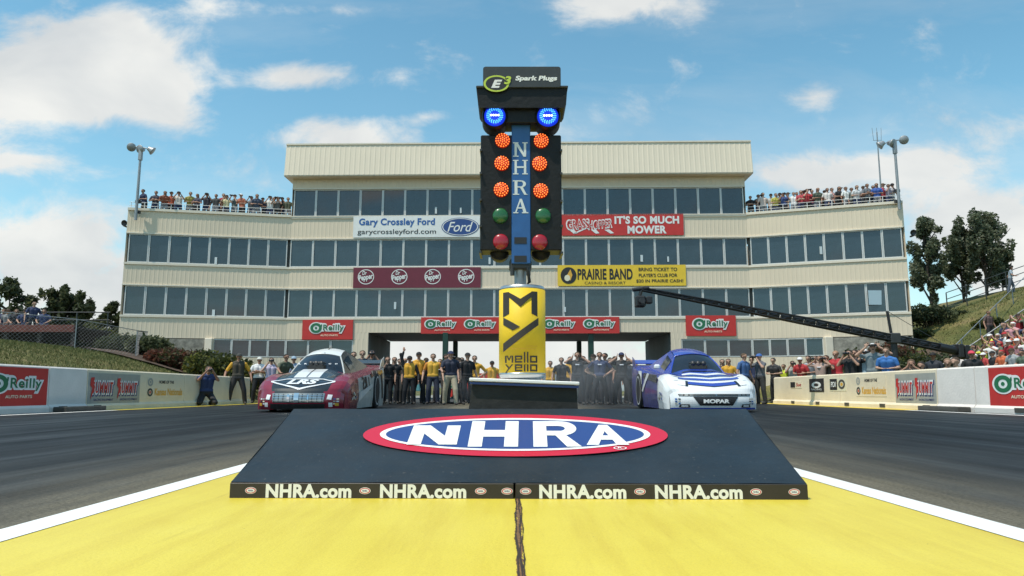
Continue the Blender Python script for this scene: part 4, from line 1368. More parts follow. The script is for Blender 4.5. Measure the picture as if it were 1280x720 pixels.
    for x in (-.12, 0, .12): k.lathe([(.001, -.001), (.05, 0), (.055, .03)], DKGREY, 14, Matrix.Translation((x, 1.428, 1.07)) @ Matrix.Rotation(math.pi / 2, 4, 'X'))
    k.build('supercharger_scoop', car)
    # wheels: front pair under the nose, rear slicks
    for (x, y, r, wd_) in ((-.80, .95, .31, .13), (.80, .95, .31, .13), (-.86, 3.55, .46, .42), (.86, 3.55, .46, .42)):
        sg = 1 if x > 0 else -1
        WM = Matrix.Translation((x, y, r)) @ Matrix.Rotation(sg * math.pi / 2, 4, 'Y')
        h = wd_ / 2
        k = MB()
        k.lathe([(r * .55, -h), (r * .92, -h), (r, -h * .75), (r, h * .75), (r * .93, h), (r * .57, h * 1.0)], TYRE, 36, WM)
        if r > .4:
            for a in (0, 1, 2, 3):
                t = a * math.pi / 2 + .5
                k.ring((0, 0), (r * .72, r * .72), (r * .80, r * .80), (Vector((x + sg * (h + .002), y, r)), Vector((0, sg * 1, 0)), Z3), CARWHT, .003, 40) if a == 0 else None
        tyre = k.build('wheel', car)
        k = MB()
        k.lathe([(r * .56, h * .98), (r * .50, h * .8), (r * .15, h * .55), (.001, h * .6)], CHROME if r > .4 else DKGREY, 24, WM)
        k.lathe([(r * .56, -h * .98), (.001, -h * .9)], DKGREY, 24, WM)
        k.build('rim', tyre)
    # tail spoiler with end plates
    k = MB()
    k.box((0, 4.72, 1.24), (1.96, .34, .025), st['cabin'], .008, rot=(math.radians(18), 0, 0))
    for sg in (-1, 1): k.prism([(-.55, -.22), (.25, -.10), (.25, .22), (-.15, .12)], (Vector((sg * 1.0 + (.012 if sg > 0 else 0), 4.65, 1.17)), Vector((0, 1, 0)), Z3), .012, st['plate'])
    k.build('spoiler', car)
    st['parts'](car)
    return car

def pane_on_nose(car, nm, q, m, e=.012, n=8, k=3, text=None):
    b = MB()
    b.qgrid(q, n, k, m, lambda x, z: onfront(x, z, e))
    if text: text(b)
    return b.build(nm, car)

# dark red and black car
def a_top(x, s):
    if abs(x) < .26 and .62 < s < 1.5: return CARWHT
    lim = .60 if s < 1.3 else .5
    if abs(x) < lim: return CARBLK
    return CARRED
def a_nose(x, z): return CARRED if abs(x) > .52 else CARBLK
def a_flank(s, z):
    if s < 1.25: return CARRED
    if s < 3.0: return CARBLK if z > .80 else CARGRY
    return CARGRY
def flank_pt(sg, s, z, e=.02):
    w = lerp_tab(W_, s); f = (z - ZB) / (top_z(w, s) - ZB)
    dx = float(np.interp(f, [0, .3, .6, .88, 1], [0, .03, .035, .02, 0]))
    return Vector((sg * (w + dx + e), s, z))
def a_dec(b):
    small_marks(b, [CARWHT, CREAM, GREYP, SKYB, CARBLK], rnd)
    # shield badge: black field with a white rim, pale letters
    def rim(pts, m, e):
        for (x0, s0, x1, s1) in pts:
            dx, ds = x1 - x0, s1 - s0; L_ = math.hypot(dx, ds); ox, os_ = -ds / L_ * .022, dx / L_ * .022
            b.qgrid([(x0 - ox, s0 - os_), (x1 - ox, s1 - os_), (x1 + ox, s1 + os_), (x0 + ox, s0 + os_)], 10, 1, m, lambda x, s: onhood(x, s, e))
    A, B_, C_, D_, E_ = (-.68, .27), (-.40, .48), (.40, .48), (.68, .27), (0, .03)
    rim([(*A, *B_), (*B_, *C_), (*C_, *D_), (*D_, *E_), (*E_, *A)], CARWHT, .010)
    b.text('LRS', (0, .32), (.66, .25), None, CARWHT, fn=lambda x, s: onhood(x, s, .012), bold=.05, shear=.25)
    b.qgrid([(-.012, .62), (.012, .62), (.012, 1.45), (-.012, 1.45)], 1, 8, CARBLK, lambda x, s: onhood(x, s, .006))
    for sg in (-1, 1):
        mp = lambda y, z: flank_pt(sg, y, z)
        b.text('LRS', (2.2, .62), (1.0 * (1 if sg < 0 else -1) * -1 * -1, .34), None, BLACKP, fn=(lambda x, z: flank_pt(sg, x, z, .012)), bold=.03, shear=.3)
        b.qgrid([(2.9, .95), (4.4, 1.02), (4.4, .90), (2.9, .80)], 8, 1, CARBLK, lambda y, z: flank_pt(sg, y, z, .012))
        b.qgrid([(1.3, .40), (2.9, .62), (2.9, .54), (1.3, .20)], 8, 1, CARWHT, lambda y, z: flank_pt(sg, y, z, .014))
        b.qgrid([(4.05, .90), (4.3, .92), (4.55, .25), (4.35, .25)], 2, 6, BLACKP, lambda y, z: flank_pt(sg, y, z, .012))
def small_marks(b, pal, rg_):
    for sg in (-1, 1):
        for k in range(6):
            z = .16 + .05 * (k % 3); x = sg * (.74 + .06 * (k // 3))
            m = pal[(k + (sg > 0)) % len(pal)]
            b.qgrid([(x - .022, z), (x + .022, z), (x + .022, z + .028), (x - .022, z + .028)], 2, 1, m, lambda a, q: onfront(a, q, .010))
        for k in range(7):
            s0, z0 = .55 + .12 * (k % 4), .25 + .09 * (k // 4) + .03 * (k % 2)
            m = pal[k % len(pal)]
            b.qgrid([(s0, z0), (s0 + .09, z0), (s0 + .09, z0 + .05), (s0, z0 + .05)], 2, 1, m, lambda y, z: flank_pt(sg, y, z, .012))
        b.qgrid([(1.05, .10), (1.065, .10), (1.065, .70), (1.05, .70)], 1, 4, CARBLK, lambda y, z: flank_pt(sg, y, z, .010))
        b.qgrid([(2.90, .10), (2.915, .10), (2.915, .86), (2.90, .86)], 1, 4, CARBLK, lambda y, z: flank_pt(sg, y, z, .010))
        b.qgrid([(sg * .595, .5), (sg * .607, .5), (sg * .64, 1.35), (sg * .628, 1.35)], 1, 8, CARBLK, lambda x, s: onhood(x, s, .008))
def a_parts(car):
    def tx(b):
        for k in range(11):
            x = -.5 + .1 * k
            b.qgrid([(x - .008, .22), (x + .008, .22), (x + .008, .38), (x - .008, .38)], 1, 3, GRILLE, lambda a, z: onfront(a, z, .016))
        for z in (.25, .30, .35): b.qgrid([(-.52, z - .004), (.52, z - .004), (.52, z + .004), (-.52, z + .004)], 12, 1, CHROME, lambda a, q: onfront(a, q, .019))
        b.qgrid([(-.07, .205), (.03, .205), (.03, .40), (-.07, .40)], 3, 4, CHROME, lambda a, q: onfront(a, q, .03))
        b.qgrid([(-.22, .22), (-.16, .22), (-.16, .37), (-.22, .37)], 2, 3, CHROME, lambda a, q: onfront(a, q, .024))
        b.qgrid([(.20, .21), (.23, .21), (.23, .37), (.20, .37)], 2, 3, CHROME, lambda a, q: onfront(a, q, .024))
    pane_on_nose(car, 'grille', [(-.53, .21), (.53, .21), (.55, .395), (-.55, .395)], SILG, .010, 16, 4, tx)
    def tb(b):
        b.qgrid([(-.56, .175), (.56, .175), (.56, .195), (-.56, .195)], 12, 1, CARRED, lambda a, q: onfront(a, q, .014))
    pane_on_nose(car, 'bumper', [(-.58, .07), (.55, .07), (.56, .185), (-.58, .185)], GRILLE, .010, 14, 3, tb)
    for x in (-.64, .64):
        pane_on_nose(car, 'headlamp', [(x - .05, .27), (x + .04, .26), (x + .06, .36), (x - .03, .37)], LAMPG, .014, 4, 3)
        sg = 1 if x > 0 else -1
        pane_on_nose(car, 'fog_lamp', [(x + sg * .03 - .04, .11), (x + sg * .03 + .035, .11), (x + sg * .03 + .035, .20), (x + sg * .03 - .04, .20)], LAMPG, .014, 3, 3)
        pane_on_nose(car, 'side_marker', [(sg * .80 - .05, .13), (sg * .80 + .02, .13), (sg * .80 + .02, .19), (sg * .80 - .05, .19)], ORANGEP, .014, 2, 2)
    b = MB()
    for k in (0, 1, 2, 5, 6):
        x = -.42 + .14 * k
        b.text('LRSXXCO'[k], (x, 0), (.06, .05), (Vector((0, 1.60 + .16 * (x / .8) ** 2 - .06, 1.07)), X3, Vector((0, .83, .56))), CARWHT, .0, bold=.04)
    b.build('windscreen_lettering', car)
CA_X = (at(323, 500, 15.6).x + at(441, 500, 15.6).x) / 2 - .06
carA = make_car((CA_X, 15.25, 0.0), 'dark red and black drag car with a white roof and silver grille, left lane', dict(top=a_top, nose=a_nose, flank=a_flank, decals=a_dec, parts=a_parts, roof=CARWHT, cabin=CARBLK, pillar=CARGRY, plate=CARGRY, roofline=True), math.radians(1.2))

# blue and white car
def b_top(x, s):
    if s < .30 + .55 * abs(x): return CARWHT
    if abs(x) > .74 and s < 1.2: return CARWHT
    return CARBLU
def b_nose(x, z): return CARBLU if z < .085 else CARWHT
def b_flank(s, z):
    if s < .95: return CARWHT
    return CARPUR
def b_dec(b):
    small_marks(b, [BLUEP, GREYP, BLACKP, GREYP, SKYB], rnd)
    def chev(y0, th, x1, dy, m, e):
        for sg in (-1, 1):
            b.qgrid([(0, y0), (sg * x1, y0 + dy), (sg * (x1 - .02), y0 + dy + th), (0, y0 + th)], 10, 2, m, lambda x, s: onhood(x, s, e))
    chev(.10, .14, .58, .09, CARBLU, .006); chev(.085, .022, .58, .09, CARBLK, .008); chev(.24, .10, .78, .10, CARWHT, .008)
    chev(.34, .12, .66, .14, CARBLU, .009); chev(.46, .09, .74, .16, CARWHT, .010); chev(.56, .03, .62, .18, CARBLK, .010); chev(.72, .12, .5, .14, CARWHT, .008); chev(1.0, .10, .45, .1, CARBLK, .008)
    for sg in (-1, 1):
        b.qgrid([(sg * .58, .12), (sg * .74, .14), (sg * .68, .38), (sg * .54, .34)], 3, 3, CARWHT, lambda x, s: onhood(x, s, .014))
        b.qgrid([(sg * .53, .10), (sg * .59, .11), (sg * .55, .34), (sg * .49, .33)], 2, 3, CARBLK, lambda x, s: onhood(x, s, .012))
        b.qgrid([(1.2, .80), (3.0, .90), (3.0, .78), (1.2, .62)], 8, 1, CARBLK, lambda y, z: flank_pt(sg, y, z, .012))
        b.qgrid([(2.2, .86), (2.5, .88), (3.1, .45), (2.95, .42)], 3, 5, CARWHT, lambda y, z: flank_pt(sg, y, z, .016))
        b.qgrid([(3.2, .95), (3.6, .97), (3.3, .60), (3.1, .62)], 3, 3, CARWHT, lambda y, z: flank_pt(sg, y, z, .016))
def b_parts(car):
    pane_on_nose(car, 'headlamp_strip', [(-.74, .335), (.74, .335), (.76, .38), (-.76, .38)], GRILLE, .010, 20, 2,
                 lambda b: [b.qgrid([(x - .035, .345), (x + .035, .345), (x + .035, .37), (x - .035, .37)], 2, 1, SILG, lambda a, q: onfront(a, q, .016)) for x in (-.70, -.60, -.5, .5, .60, .70)] +
                 [b.qgrid([(-.46, .354), (.46, .354), (.46, .362), (-.46, .362)], 12, 1, SILG, lambda a, q: onfront(a, q, .016))])
    def tm(b):
        b.qgrid([(-.29, .175), (.29, .175), (.29, .285), (-.29, .285)], 8, 2, BLACKP, lambda a, q: onfront(a, q, .018))
        b.text('MOPAR', (0, .23), (.54, .085), None, WHITE, fn=lambda a, q: onfront(a, q, .024), bold=.05)
        b.text('O', (0, .358), (.03, .03), None, CHROME, fn=lambda a, q: onfront(a, q, .024), bold=.03)
    pane_on_nose(car, 'grille', [(-.34, .14), (.34, .14), (.47, .325), (-.47, .325)], GRILLE, .010, 14, 5, tm)
    for x in (-.64, .64):
        pane_on_nose(car, 'fog_lamp', [(x - .11, .10), (x + .11, .10), (x + .09, .165), (x - .09, .165)], BLACKP, .012, 4, 2,
                     lambda b: b.qgrid([(x - .07, .115), (x + .07, .115), (x + .06, .145), (x - .06, .145)], 3, 1, LAMPG, lambda a, q: onfront(a, q, .018)))
    b = MB()
    b.qgrid([(-.87, .055), (.87, .055), (.87, .075), (-.87, .075)], 16, 1, CARBLU, lambda a, q: onfront(a, q, .03)); b.build('front_lip', car)
    b = MB(); b.box((-.93, 1.55, 1.0), (.14, .12, .11), CARWHT, .03); b.build('mirror_fairing', car)
CB_X = (at(833, 500, 15.6).x + at(945, 500, 15.6).x) / 2
carB = make_car((CB_X, 15.25, 0.0), 'blue and white drag car with a wide white nose and dark grille, right lane', dict(top=b_top, nose=b_nose, flank=b_flank, decals=b_dec, parts=b_parts, roof=CARBLU, cabin=CARBLU, pillar=CARBLU, plate=CARPUR), math.radians(-1.2))
# ------------------------------------------------------------------ people
# Each pose is grown as one continuous skin from tapered limbs; local frame: feet at z=0, facing -Y, x to the viewer's right.
HAIRC = [(.02, .014, .01), (.05, .03, .018), (.09, .055, .03), (.03, .02, .015)]
SKINC = [(.42, .24, .17), (.36, .19, .13), (.48, .29, .21), (.20, .11, .075)]
SLOTS = ['skin', 'shirt', 'trousers', 'shoes', 'vest', 'dark', 'cam']
DEF = {'skin': cm(SKINC[0], .6, .06, 'skin'), 'shirt': cm((.3, .3, .3)), 'trousers': cm((.03, .03, .035)), 'shoes': cm((.03, .028, .026)),
       'vest': cm((.75, .42, .03)), 'dark': cm((.03, .02, .018), .5, .0, 'eye'), 'cam': BLACK}

def V(*a): return Vector(a)
def cone_mesh(p0, p1, r0, r1, n=12, k=5):
    """rounded tapered limb"""
    d = (p1 - p0); L_ = d.length
    d = d.normalized() if L_ > 1e-6 else Vector((0, 0, 1))
    q = d.to_track_quat('Z', 'Y')
    prof = []
    for i in range(k + 1):
        a = -math.pi / 2 + (math.pi / 2) * i / k
        prof.append((r0 * math.cos(a), r0 * math.sin(a)))
    for i in range(k + 1):
        a = (math.pi / 2) * i / k
        prof.append((r1 * math.cos(a), L_ + r1 * math.sin(a)))
    vs = []
    for (r, z) in prof:
        for j in range(n):
            t = 2 * math.pi * j / n
            vs.append(p0 + q @ Vector((max(r, 1e-4) * math.cos(t), max(r, 1e-4) * math.sin(t), z)))
    m = len(prof)
    fs = [(i * n + j, i * n + (j + 1) % n, (i + 1) * n + (j + 1) % n, (i + 1) * n + j) for i in range(m - 1) for j in range(n)]
    fs += [tuple(range(n))[::-1], tuple((m - 1) * n + j for j in range(n))]
    return vs, fs

def grow(prims, vox, name):
    """union of limbs -> one closed surface, faces sorted into the clothing slots"""
    vs, fs = [], []
    for (p0, p1, r0, r1, lab) in prims:
        a, b_ = cone_mesh(p0, p1, r0, r1)
        o = len(vs)
        vs += [tuple(v) for v in a]; fs += [tuple(i + o for i in f) for f in b_]
    me = bpy.data.meshes.new('raw'); me.from_pydata(vs, [], fs); me.update()
    ob = bpy.data.objects.new('raw', me); col.objects.link(ob)
    md = ob.modifiers.new('r', 'REMESH'); md.mode = 'VOXEL'; md.voxel_size = vox; md.use_smooth_shade = True
    sm = ob.modifiers.new('s', 'SMOOTH'); sm.factor = .5; sm.iterations = 2
    dg = bpy.context.evaluated_depsgraph_get(); dg.update()
    out = bpy.data.meshes.new_from_object(ob.evaluated_get(dg))
    bpy.data.objects.remove(ob); bpy.data.meshes.remove(me)
    out.name = name
    co = np.zeros(len(out.vertices) * 3); out.vertices.foreach_get('co', co); co = co.reshape(-1, 3)
    n = len(out.polygons)
    cen = np.zeros(n * 3); out.polygons.foreach_get('center', cen); cen = cen.reshape(-1, 3)
    best = np.full(n, 1e9); lab = np.zeros(n, int)
    for (p0, p1, r0, r1, l) in prims:
        a = np.array(p0); d = np.array(p1) - a; L2 = max(d @ d, 1e-9)
        t = np.clip(((cen - a) @ d) / L2, 0, 1)
        ds = np.linalg.norm(cen - (a + t[:, None] * d), axis=1) - (r0 + (r1 - r0) * t)
        k = ds < best
        best[k] = ds[k]; lab[k] = SLOTS.index(l)
    out.materials.clear()
    for s_ in SLOTS: out.materials.append(DEF[s_])
    out.polygons.foreach_set('material_index', lab.tolist())
    out.polygons.foreach_set('use_smooth', [True] * n)
    out.update()
    return out

def hand(pr, wr, d, side, curl=.35, palm=None, lab='skin'):
    """palm, four unequal bent fingers and a thumb leaving the side of the palm"""
    d = d.normalized()
    nrm = palm or Vector((0, -1, 0))
    l = d.cross(nrm)
    if l.length < .1: l = d.cross(Vector((1, 0, 0)))
    l.normalize(); n = l.cross(d).normalized()
    c = wr + d * .045
    pr.append((wr, wr + d * .03, .026, .028, lab))
    for k in (-1, 0, 1): pr.append((wr + d * .03 + l * .016 * k, wr + d * .088 + l * .024 * k, .016, .015, lab))
    for k, ln in zip((-1.5, -.5, .5, 1.5), (.062, .076, .072, .056)):
        r0 = wr + d * .092 + l * .019 * k
        d1 = (d + n * -curl * .5 + l * .06 * k).normalized(); r1 = r0 + d1 * ln * .5
        d2 = (d + n * -curl * 1.6).normalized()
        pr.append((r0, r1, .0095, .009, lab)); pr.append((r1, r1 + d2 * ln * .5, .009, .008, lab))
    t0 = wr + d * .03 + l * side * .026
    t1 = t0 + (d * .6 + l * side * .8).normalized() * .035
    pr.append((t0, t1, .012, .0105, lab)); pr.append((t1, t1 + (d + l * side * .15).normalized() * .03, .0105, .009, lab))

def head(pr, hc, fwd, up=None):
    """skull, jaw, nose, brow, ears, eyes and mouth about the head centre hc"""
    up = up or Vector((0, 0, 1))
    fwd = (fwd - up * fwd.dot(up)).normalized(); rt = fwd.cross(up)
    def q(x, f, z): return hc + rt * x + fwd * f + up * z
    pr.append((q(0, -.022, .035), q(0, .018, .035), .084, .078, 'skin'))
    pr.append((q(0, .0, -.02), q(0, .03, -.07), .066, .040, 'skin'))
    pr.append((q(0, .085, .018), q(0, .103, -.022), .010, .015, 'skin'))
    pr.append((q(-.035, .078, .034), q(.035, .078, .034), .013, .013, 'skin'))
    for s_ in (-1, 1):
        pr.append((q(s_ * .078, -.005, .012), q(s_ * .080, -.008, -.022), .014, .010, 'skin'))
        pr.append((q(s_ * .030, .077, .010), q(s_ * .034, .076, .010), .011, .011, 'dark'))
    pr.append((q(-.018, .078, -.052), q(.018, .078, -.052), .0075, .0075, 'dark'))

def body(name, vox=.0125, sleeve=.6, legs='trousers', vest=False, lean=0.0, hips=.93, arms=None, leg=None, hd=None, hf=None, female=False, emblem=False, holds=None, hz=1.62):
    """arms: per side (elbow, wrist, hand direction, palm normal); leg: per side (hip, knee, ankle, toe)"""
    pr = []
    sw = .175 if female else .195
    P = V(0, 0, hips)
    ch = V(0, -lean * .38, hips + .36)
    nk = V(0, -lean * .50, hips + .54)
    hc = hd or V(0, -lean * .55 - .02, hips + (hz - .93))
    tl = 'vest' if vest else 'shirt'
    head(pr, hc, hf or V(0, -1, 0))
    pr.append((nk - V(0, 0, .05), hc + V(0, .01, -.05), .056, .05, 'skin'))
    pr.append((nk + V(-.09, .0, -.055), nk + V(.09, 0, -.055), .07, .07, tl))
    for s_ in (-1, 1):
        pr.append((ch + V(s_ * .075, -.005, .03), P + V(s_ * .065, 0, .10), .112 if not female else .10, .10 if not female else .088, tl))
        pr.append((nk + V(s_ * .05, .01, -.03), nk + V(s_ * (sw - .03), 0, -.085), .06, .062, tl))
    pr.append((P + V(-.07, 0, .06), P + V(.07, 0, .06), .112, .112, tl))
    pr.append((P + V(-.075, 0, -.02), P + V(.075, 0, -.02), .112 if not female else .118, .112, legs if legs != 'skin' else 'trousers'))
    if emblem: pr.append((ch + V(-.035, -.122, .03), ch + V(.045, -.122, .03), .022, .016, 'vest'))
    for k, s_ in enumerate((-1, 1)):
        sh = nk + V(s_ * sw, .0, -.09)
        el, wr, hdv, pn = arms[k]
        m = sh.lerp(el, sleeve)
        pr.append((sh, m, .062, .056, 'shirt'))
        if sleeve >= 1.4:
            pr.append((el, el.lerp(wr, .9), .05, .038, 'shirt'))
        else:
            pr.append((m, el, .045, .041, 'skin'))
        pr.append((el, wr, .041, .029, 'skin' if sleeve < 1.4 else 'shirt'))
        hand(pr, wr, hdv, -s_, palm=pn)
        hp, kn, an, to = leg[k]
        pr.append((hp, kn, .102, .078, legs if legs != 'skin' else 'trousers')) if legs != 'skin' else pr.extend([(hp, hp.lerp(kn, .8), .09, .078, 'trousers'), (hp.lerp(kn, .75), kn, .06, .054, 'skin')])
        pr.append((kn, an, .078 if legs != 'skin' else .055, .066 if legs != 'skin' else .038, legs))
        d = (to - an)
        pr.append((an + V(0, 0, -.035) - d * .15, to, .045, .036, 'shoes'))
        pr.append((an, an + V(0, 0, -.03), .047, .047, 'shoes'))
    if holds:
        for q in holds: pr.append(q)
    me = grow(pr, vox, name)
    return dict(mesh=me, hc=hc, hf=(hf or V(0, -1, 0)))

def stance(w=.10, hips=.93, fw=0.0):
    out = []
    for s_ in (-1, 1):
        f = fw * s_
        out.append((V(s_ * .09, 0, hips - .05), V(s_ * (.09 + w) * .62 + s_ * .03, -.03 - f * .35, .49), V(s_ * (.07 + w), .02 - f * .6, .085), V(s_ * (.09 + w), -.13 - f * .6, .036)))
    return out
def arm_down(bend=.06, out=.10):
    return [(V(s_ * (.20 + out), .03, 1.10), V(s_ * (.21 + out * 1.2), -bend, .86), V(s_ * .05, -.15, -1), V(-s_, 0, 0)) for s_ in (-1, 1)]
def arm_ears():
    return [(V(s_ * .37, -.10, 1.40), V(s_ * .155, -.05, 1.56), V(-s_ * .35, .05, 1), V(-s_, 0, 0)) for s_ in (-1, 1)]
def arm_hips():
    return [(V(s_ * .40, .08, 1.15), V(s_ * .205, -.05, 1.0), V(-s_ * .6, -.4, -.5), V(-s_, 0, 0)) for s_ in (-1, 1)]
def arm_cam(z=1.60):
    return [(V(s_ * .28, -.18, z - .34), V(s_ * .10, -.21, z - .06), V(-s_ * .5, -.25, .8), V(-s_, 0, 0)) for s_ in (-1, 1)]
def arm_rail():
    return [(V(s_ * .27, -.08, 1.14), V(s_ * .13, -.30, 1.12), V(-s_ * .9, -.2, -.1), V(0, 0, -1)) for s_ in (-1, 1)]
def arm_cross():
    return [(V(-.30, -.05, 1.13), V(.02, -.19, 1.16), V(1, -.1, .2), V(0, 1, 0)), (V(.30, -.05, 1.13), V(-.02, -.20, 1.20), V(-1, -.05, -.1), V(0, 1, 0))]
PZ = {}
PZ['stand'] = body('stand', arms=arm_down(), leg=stance(.08))
PZ['standwide'] = body('standwide', arms=arm_down(.10, .16), leg=stance(.17), sleeve=.75, vest=True)
PZ['ears'] = body('ears', arms=arm_ears(), leg=stance(.09), emblem=True)
PZ['earswide'] = body('earswide', arms=arm_ears(), leg=stance(.15, fw=.12), emblem=True)
PZ['hips'] = body('hips', arms=arm_hips(), leg=stance(.14), emblem=True)
camb = [(V(-.05, -.25, 1.63), V(.05, -.25, 1.63), .045, .045, 'cam'), (V(0, -.27, 1.63), V(0, -.38, 1.62), .035, .04, 'cam')]
PZ['photo'] = body('photo', arms=arm_cam(), leg=stance(.08), holds=camb)
PZ['rail'] = body('rail', vox=.016, arms=arm_rail(), leg=stance(.07), lean=.22)
PZ['cross'] = body('cross', vox=.016, arms=arm_cross(), leg=stance(.09), sleeve=.7)
PZ['woman'] = body('woman', vox=.014, arms=[(V(-.26, -.05, 1.12), V(-.10, -.17, 1.36), V(.35, .1, 1), V(1, 0, 0)), (V(.27, .03, 1.10), V(.26, -.07, .86), V(0, -.15, -1), V(-1, 0, 0))], leg=stance(.05), female=True, sleeve=.35)
PZ['vest'] = body('vest', arms=arm_down(.10, .10), leg=stance(.09), vest=True)
PZ['vesthip'] = body('vesthip', arms=arm_hips(), leg=stance(.10, fw=.1), vest=True, sleeve=.8)
PZ['armup'] = body('armup', arms=[(V(-.26, -.03, 1.66), V(-.20, -.05, 1.90), V(.05, 0, 1), V(0, -1, 0)), (V(.29, .03, 1.10), V(.30, -.08, .87), V(0, -.15, -1), V(-1, 0, 0))], leg=stance(.09), vest=True, sleeve=1.5)
PZ['walk'] = body('walk', arms=[(V(-.28, -.12, 1.14), V(-.22, -.30, 1.05), V(.2, -.9, .1), V(0, 0, -1)), (V(.28, .14, 1.12), V(.30, .06, .88), V(0, -.1, -1), V(-1, 0, 0))], leg=stance(.10, fw=.22), lean=.12, hf=V(.5, -.8, 0))
PZ['reach'] = body('reach', arms=[(V(-.30, -.24, 1.20), V(-.34, -.48, 1.08), V(-.1, -.9, -.2), V(0, 0, -1)), (V(.28, -.20, 1.16), V(.20, -.44, 1.06), V(-.1, -.9, -.2), V(0, 0, -1))], leg=stance(.08), lean=.30)
PZ['bothup'] = body('bothup', vox=.016, arms=[(V(-.38, -.14, 1.42), V(-.16, -.20, 1.62), V(.4, -.1, .9), V(0, 1, 0)), (V(.40, -.14, 1.44), V(.14, -.20, 1.63), V(-.4, -.1, .9), V(0, 1, 0))], leg=stance(.08), holds=[(V(-.05, -.22, 1.68), V(.05, -.22, 1.68), .04, .04, 'cam')])
# kneeling photographer: sits on his heels, elbows tucked in, camera at the eye
kl = [(V(s_ * .09, .05, .36), V(s_ * .20, -.30, .10), V(s_ * .15, .12, .085), V(s_ * .14, .26, .05)) for s_ in (-1, 1)]
PZ['kneel'] = body('kneel', hips=.42, hz=1.60, lean=.30, arms=[(V(s_ * .26, -.24, .78), V(s_ * .09, -.40, 1.04), V(-s_ * .5, -.2, .8), V(-s_, 0, 0)) for s_ in (-1, 1)], leg=kl, holds=[(V(-.055, -.38, 1.10), V(.055, -.38, 1.10), .045, .045, 'cam'), (V(0, -.40, 1.10), V(0, -.54, 1.09), .036, .042, 'cam')])
sl_ = [(V(s_ * .09, .0, .44), V(s_ * .13, -.40, .47), V(s_ * .13, -.42, .085), V(s_ * .14, -.57, .036)) for s_ in (-1, 1)]
PZ['sit'] = body('sit', vox=.018, hips=.50, hz=1.60, arms=[(V(s_ * .28, -.06, .74), V(s_ * .17, -.30, .60), V(-s_ * .4, -.8, -.2), V(0, 0, -1)) for s_ in (-1, 1)], leg=sl_, lean=.08)
PZ['sitcheer'] = body('sitcheer', vox=.018, hips=.50, hz=1.60, arms=[(V(s_ * .32, -.20, .88), V(s_ * .07, -.30, 1.08), V(-s_ * .3, 0, .9), V(-s_, 0, 0)) for s_ in (-1, 1)], leg=sl_)

def cap_mesh(kind):
    b = MB()
    m = cm((.02, .02, .03))
    if kind == 'cap':
        b.ellipsoid((0, .008, .032), (.092, .108, .10), m, 18, 10, keep=lambda v: v[2] > .030)
        vs, n = [], 12
        for k in range(n + 1):
            t = math.pi + math.pi * k / n
            for rr_ in (1.0, 1.0):
                pass
            vs.append((.080 * math.cos(t), .008 + .10 * math.sin(t), .045)); vs.append((.078 * math.cos(t), -.02 + .175 * math.sin(t), .030))
        up = [(v[0], v[1], v[2] + .006) for v in vs]
        b.add(vs, [(2 * k, 2 * k + 1, 2 * k + 3, 2 * k + 2) for k in range(n)], m, True); b.add(up, [(2 * k, 2 * k + 1, 2 * k + 3, 2 * k + 2) for k in range(n)], m, True)
    elif kind == 'short':
        b.ellipsoid((0, .014, .036), (.090, .106, .094), m, 18, 12, keep=lambda v: v[2] > .055 or v[1] > -.01 and v[2] > -.05)
    else:
        b.ellipsoid((0, .016, .034), (.094, .108, .096), m, 18, 12, keep=lambda v: v[2] > .06 or v[1] > .0)
        b.ellipsoid((0, .075, -.10), (.082, .045, .16), m, 14, 10)
    return b.mesh(kind)
CAPM = {k: cap_mesh(k) for k in ('cap', 'short', 'long')}
def over(o, i, m):
    o.material_slots[i].link = 'OBJECT'; o.material_slots[i].material = m
prng = random.Random(77)
def person(pose, loc, rz, label, shirt, trousers=(.03, .032, .04), vest=None, top='short', topc=None, skin=None, group=None, h=1.0, shoes=None):
    p = PZ[pose]
    o = bpy.data.objects.new('person', p['mesh'])
    col.objects.link(o)
    o.location = loc; o.rotation_euler.z = rz; o.scale = (h * 1.10, h * 1.08, h)
    over(o, 0, cm(skin or SKINC[prng.randrange(3)], .6, .06, 'skin'))
    over(o, 1, cm(shirt)); over(o, 2, cm(trousers))
    if vest: over(o, 4, cm(vest))
    elif p['mesh'].name.startswith('vest') or 'ears' in p['mesh'].name or 'hips' in p['mesh'].name: over(o, 4, cm((.65, .68, .75)))
    if shoes: over(o, 3, cm(shoes))
    tag(o, label, 'person', group)
    if top:
        c = bpy.data.objects.new('cap' if top == 'cap' else 'hair', CAPM[top])
        col.objects.link(c); c.parent = o
        c.location = p['hc']
        f = p['hf']
        c.rotation_euler.z = math.atan2(f.x, -f.y)
        over(c, 0, cm(topc or HAIRC[prng.randrange(4)], .8))
    return o
def facecam(x, y): return math.atan2(x, y) * -1.0
def stand_at(u, Y, pose, label, shirt, turn=0.0, z=0.0, **k):
    x = at(u, 480, Y).x
    return person(pose, (x, Y, z), -math.atan2(x, Y) + turn, label, shirt, **k)
BK, NV, WT = (.014, .014, .017), (.025, .035, .09), (.72, .72, .72)
GOLD, OLIVE, KHAKI = (.62, .33, .03), (.10, .11, .07), (.40, .34, .24)
BLUE, REDC, GREYC = (.05, .13, .38), (.42, .03, .035), (.22, .23, .24)
g = 'crew standing on the start line'
stand_at(297, 25.0, 'standwide', 'official in yellow and black shirt and dark trousers standing beside the left wall', GOLD, vest=(.05, .042, .03), trousers=(.03, .028, .03), top='cap', topc=(.05, .05, .045), group=g)
PZ['kneel'] and stand_at(258.5, 22.6, 'kneel', 'photographer in blue shirt kneeling against the left wall with camera raised', (.022, .045, .15), trousers=BK, top='short', turn=.15)
stand_at(484, 25.6, 'woman', 'long-haired woman in black holding a hand to her face beside the dark red car', BK, trousers=BK, top='long', group=g, h=.95)
stand_at(492.5, 26.2, 'woman', 'woman in a black top half hidden behind the woman touching her face', BK, trousers=BK, top='long', group=g, h=.96)
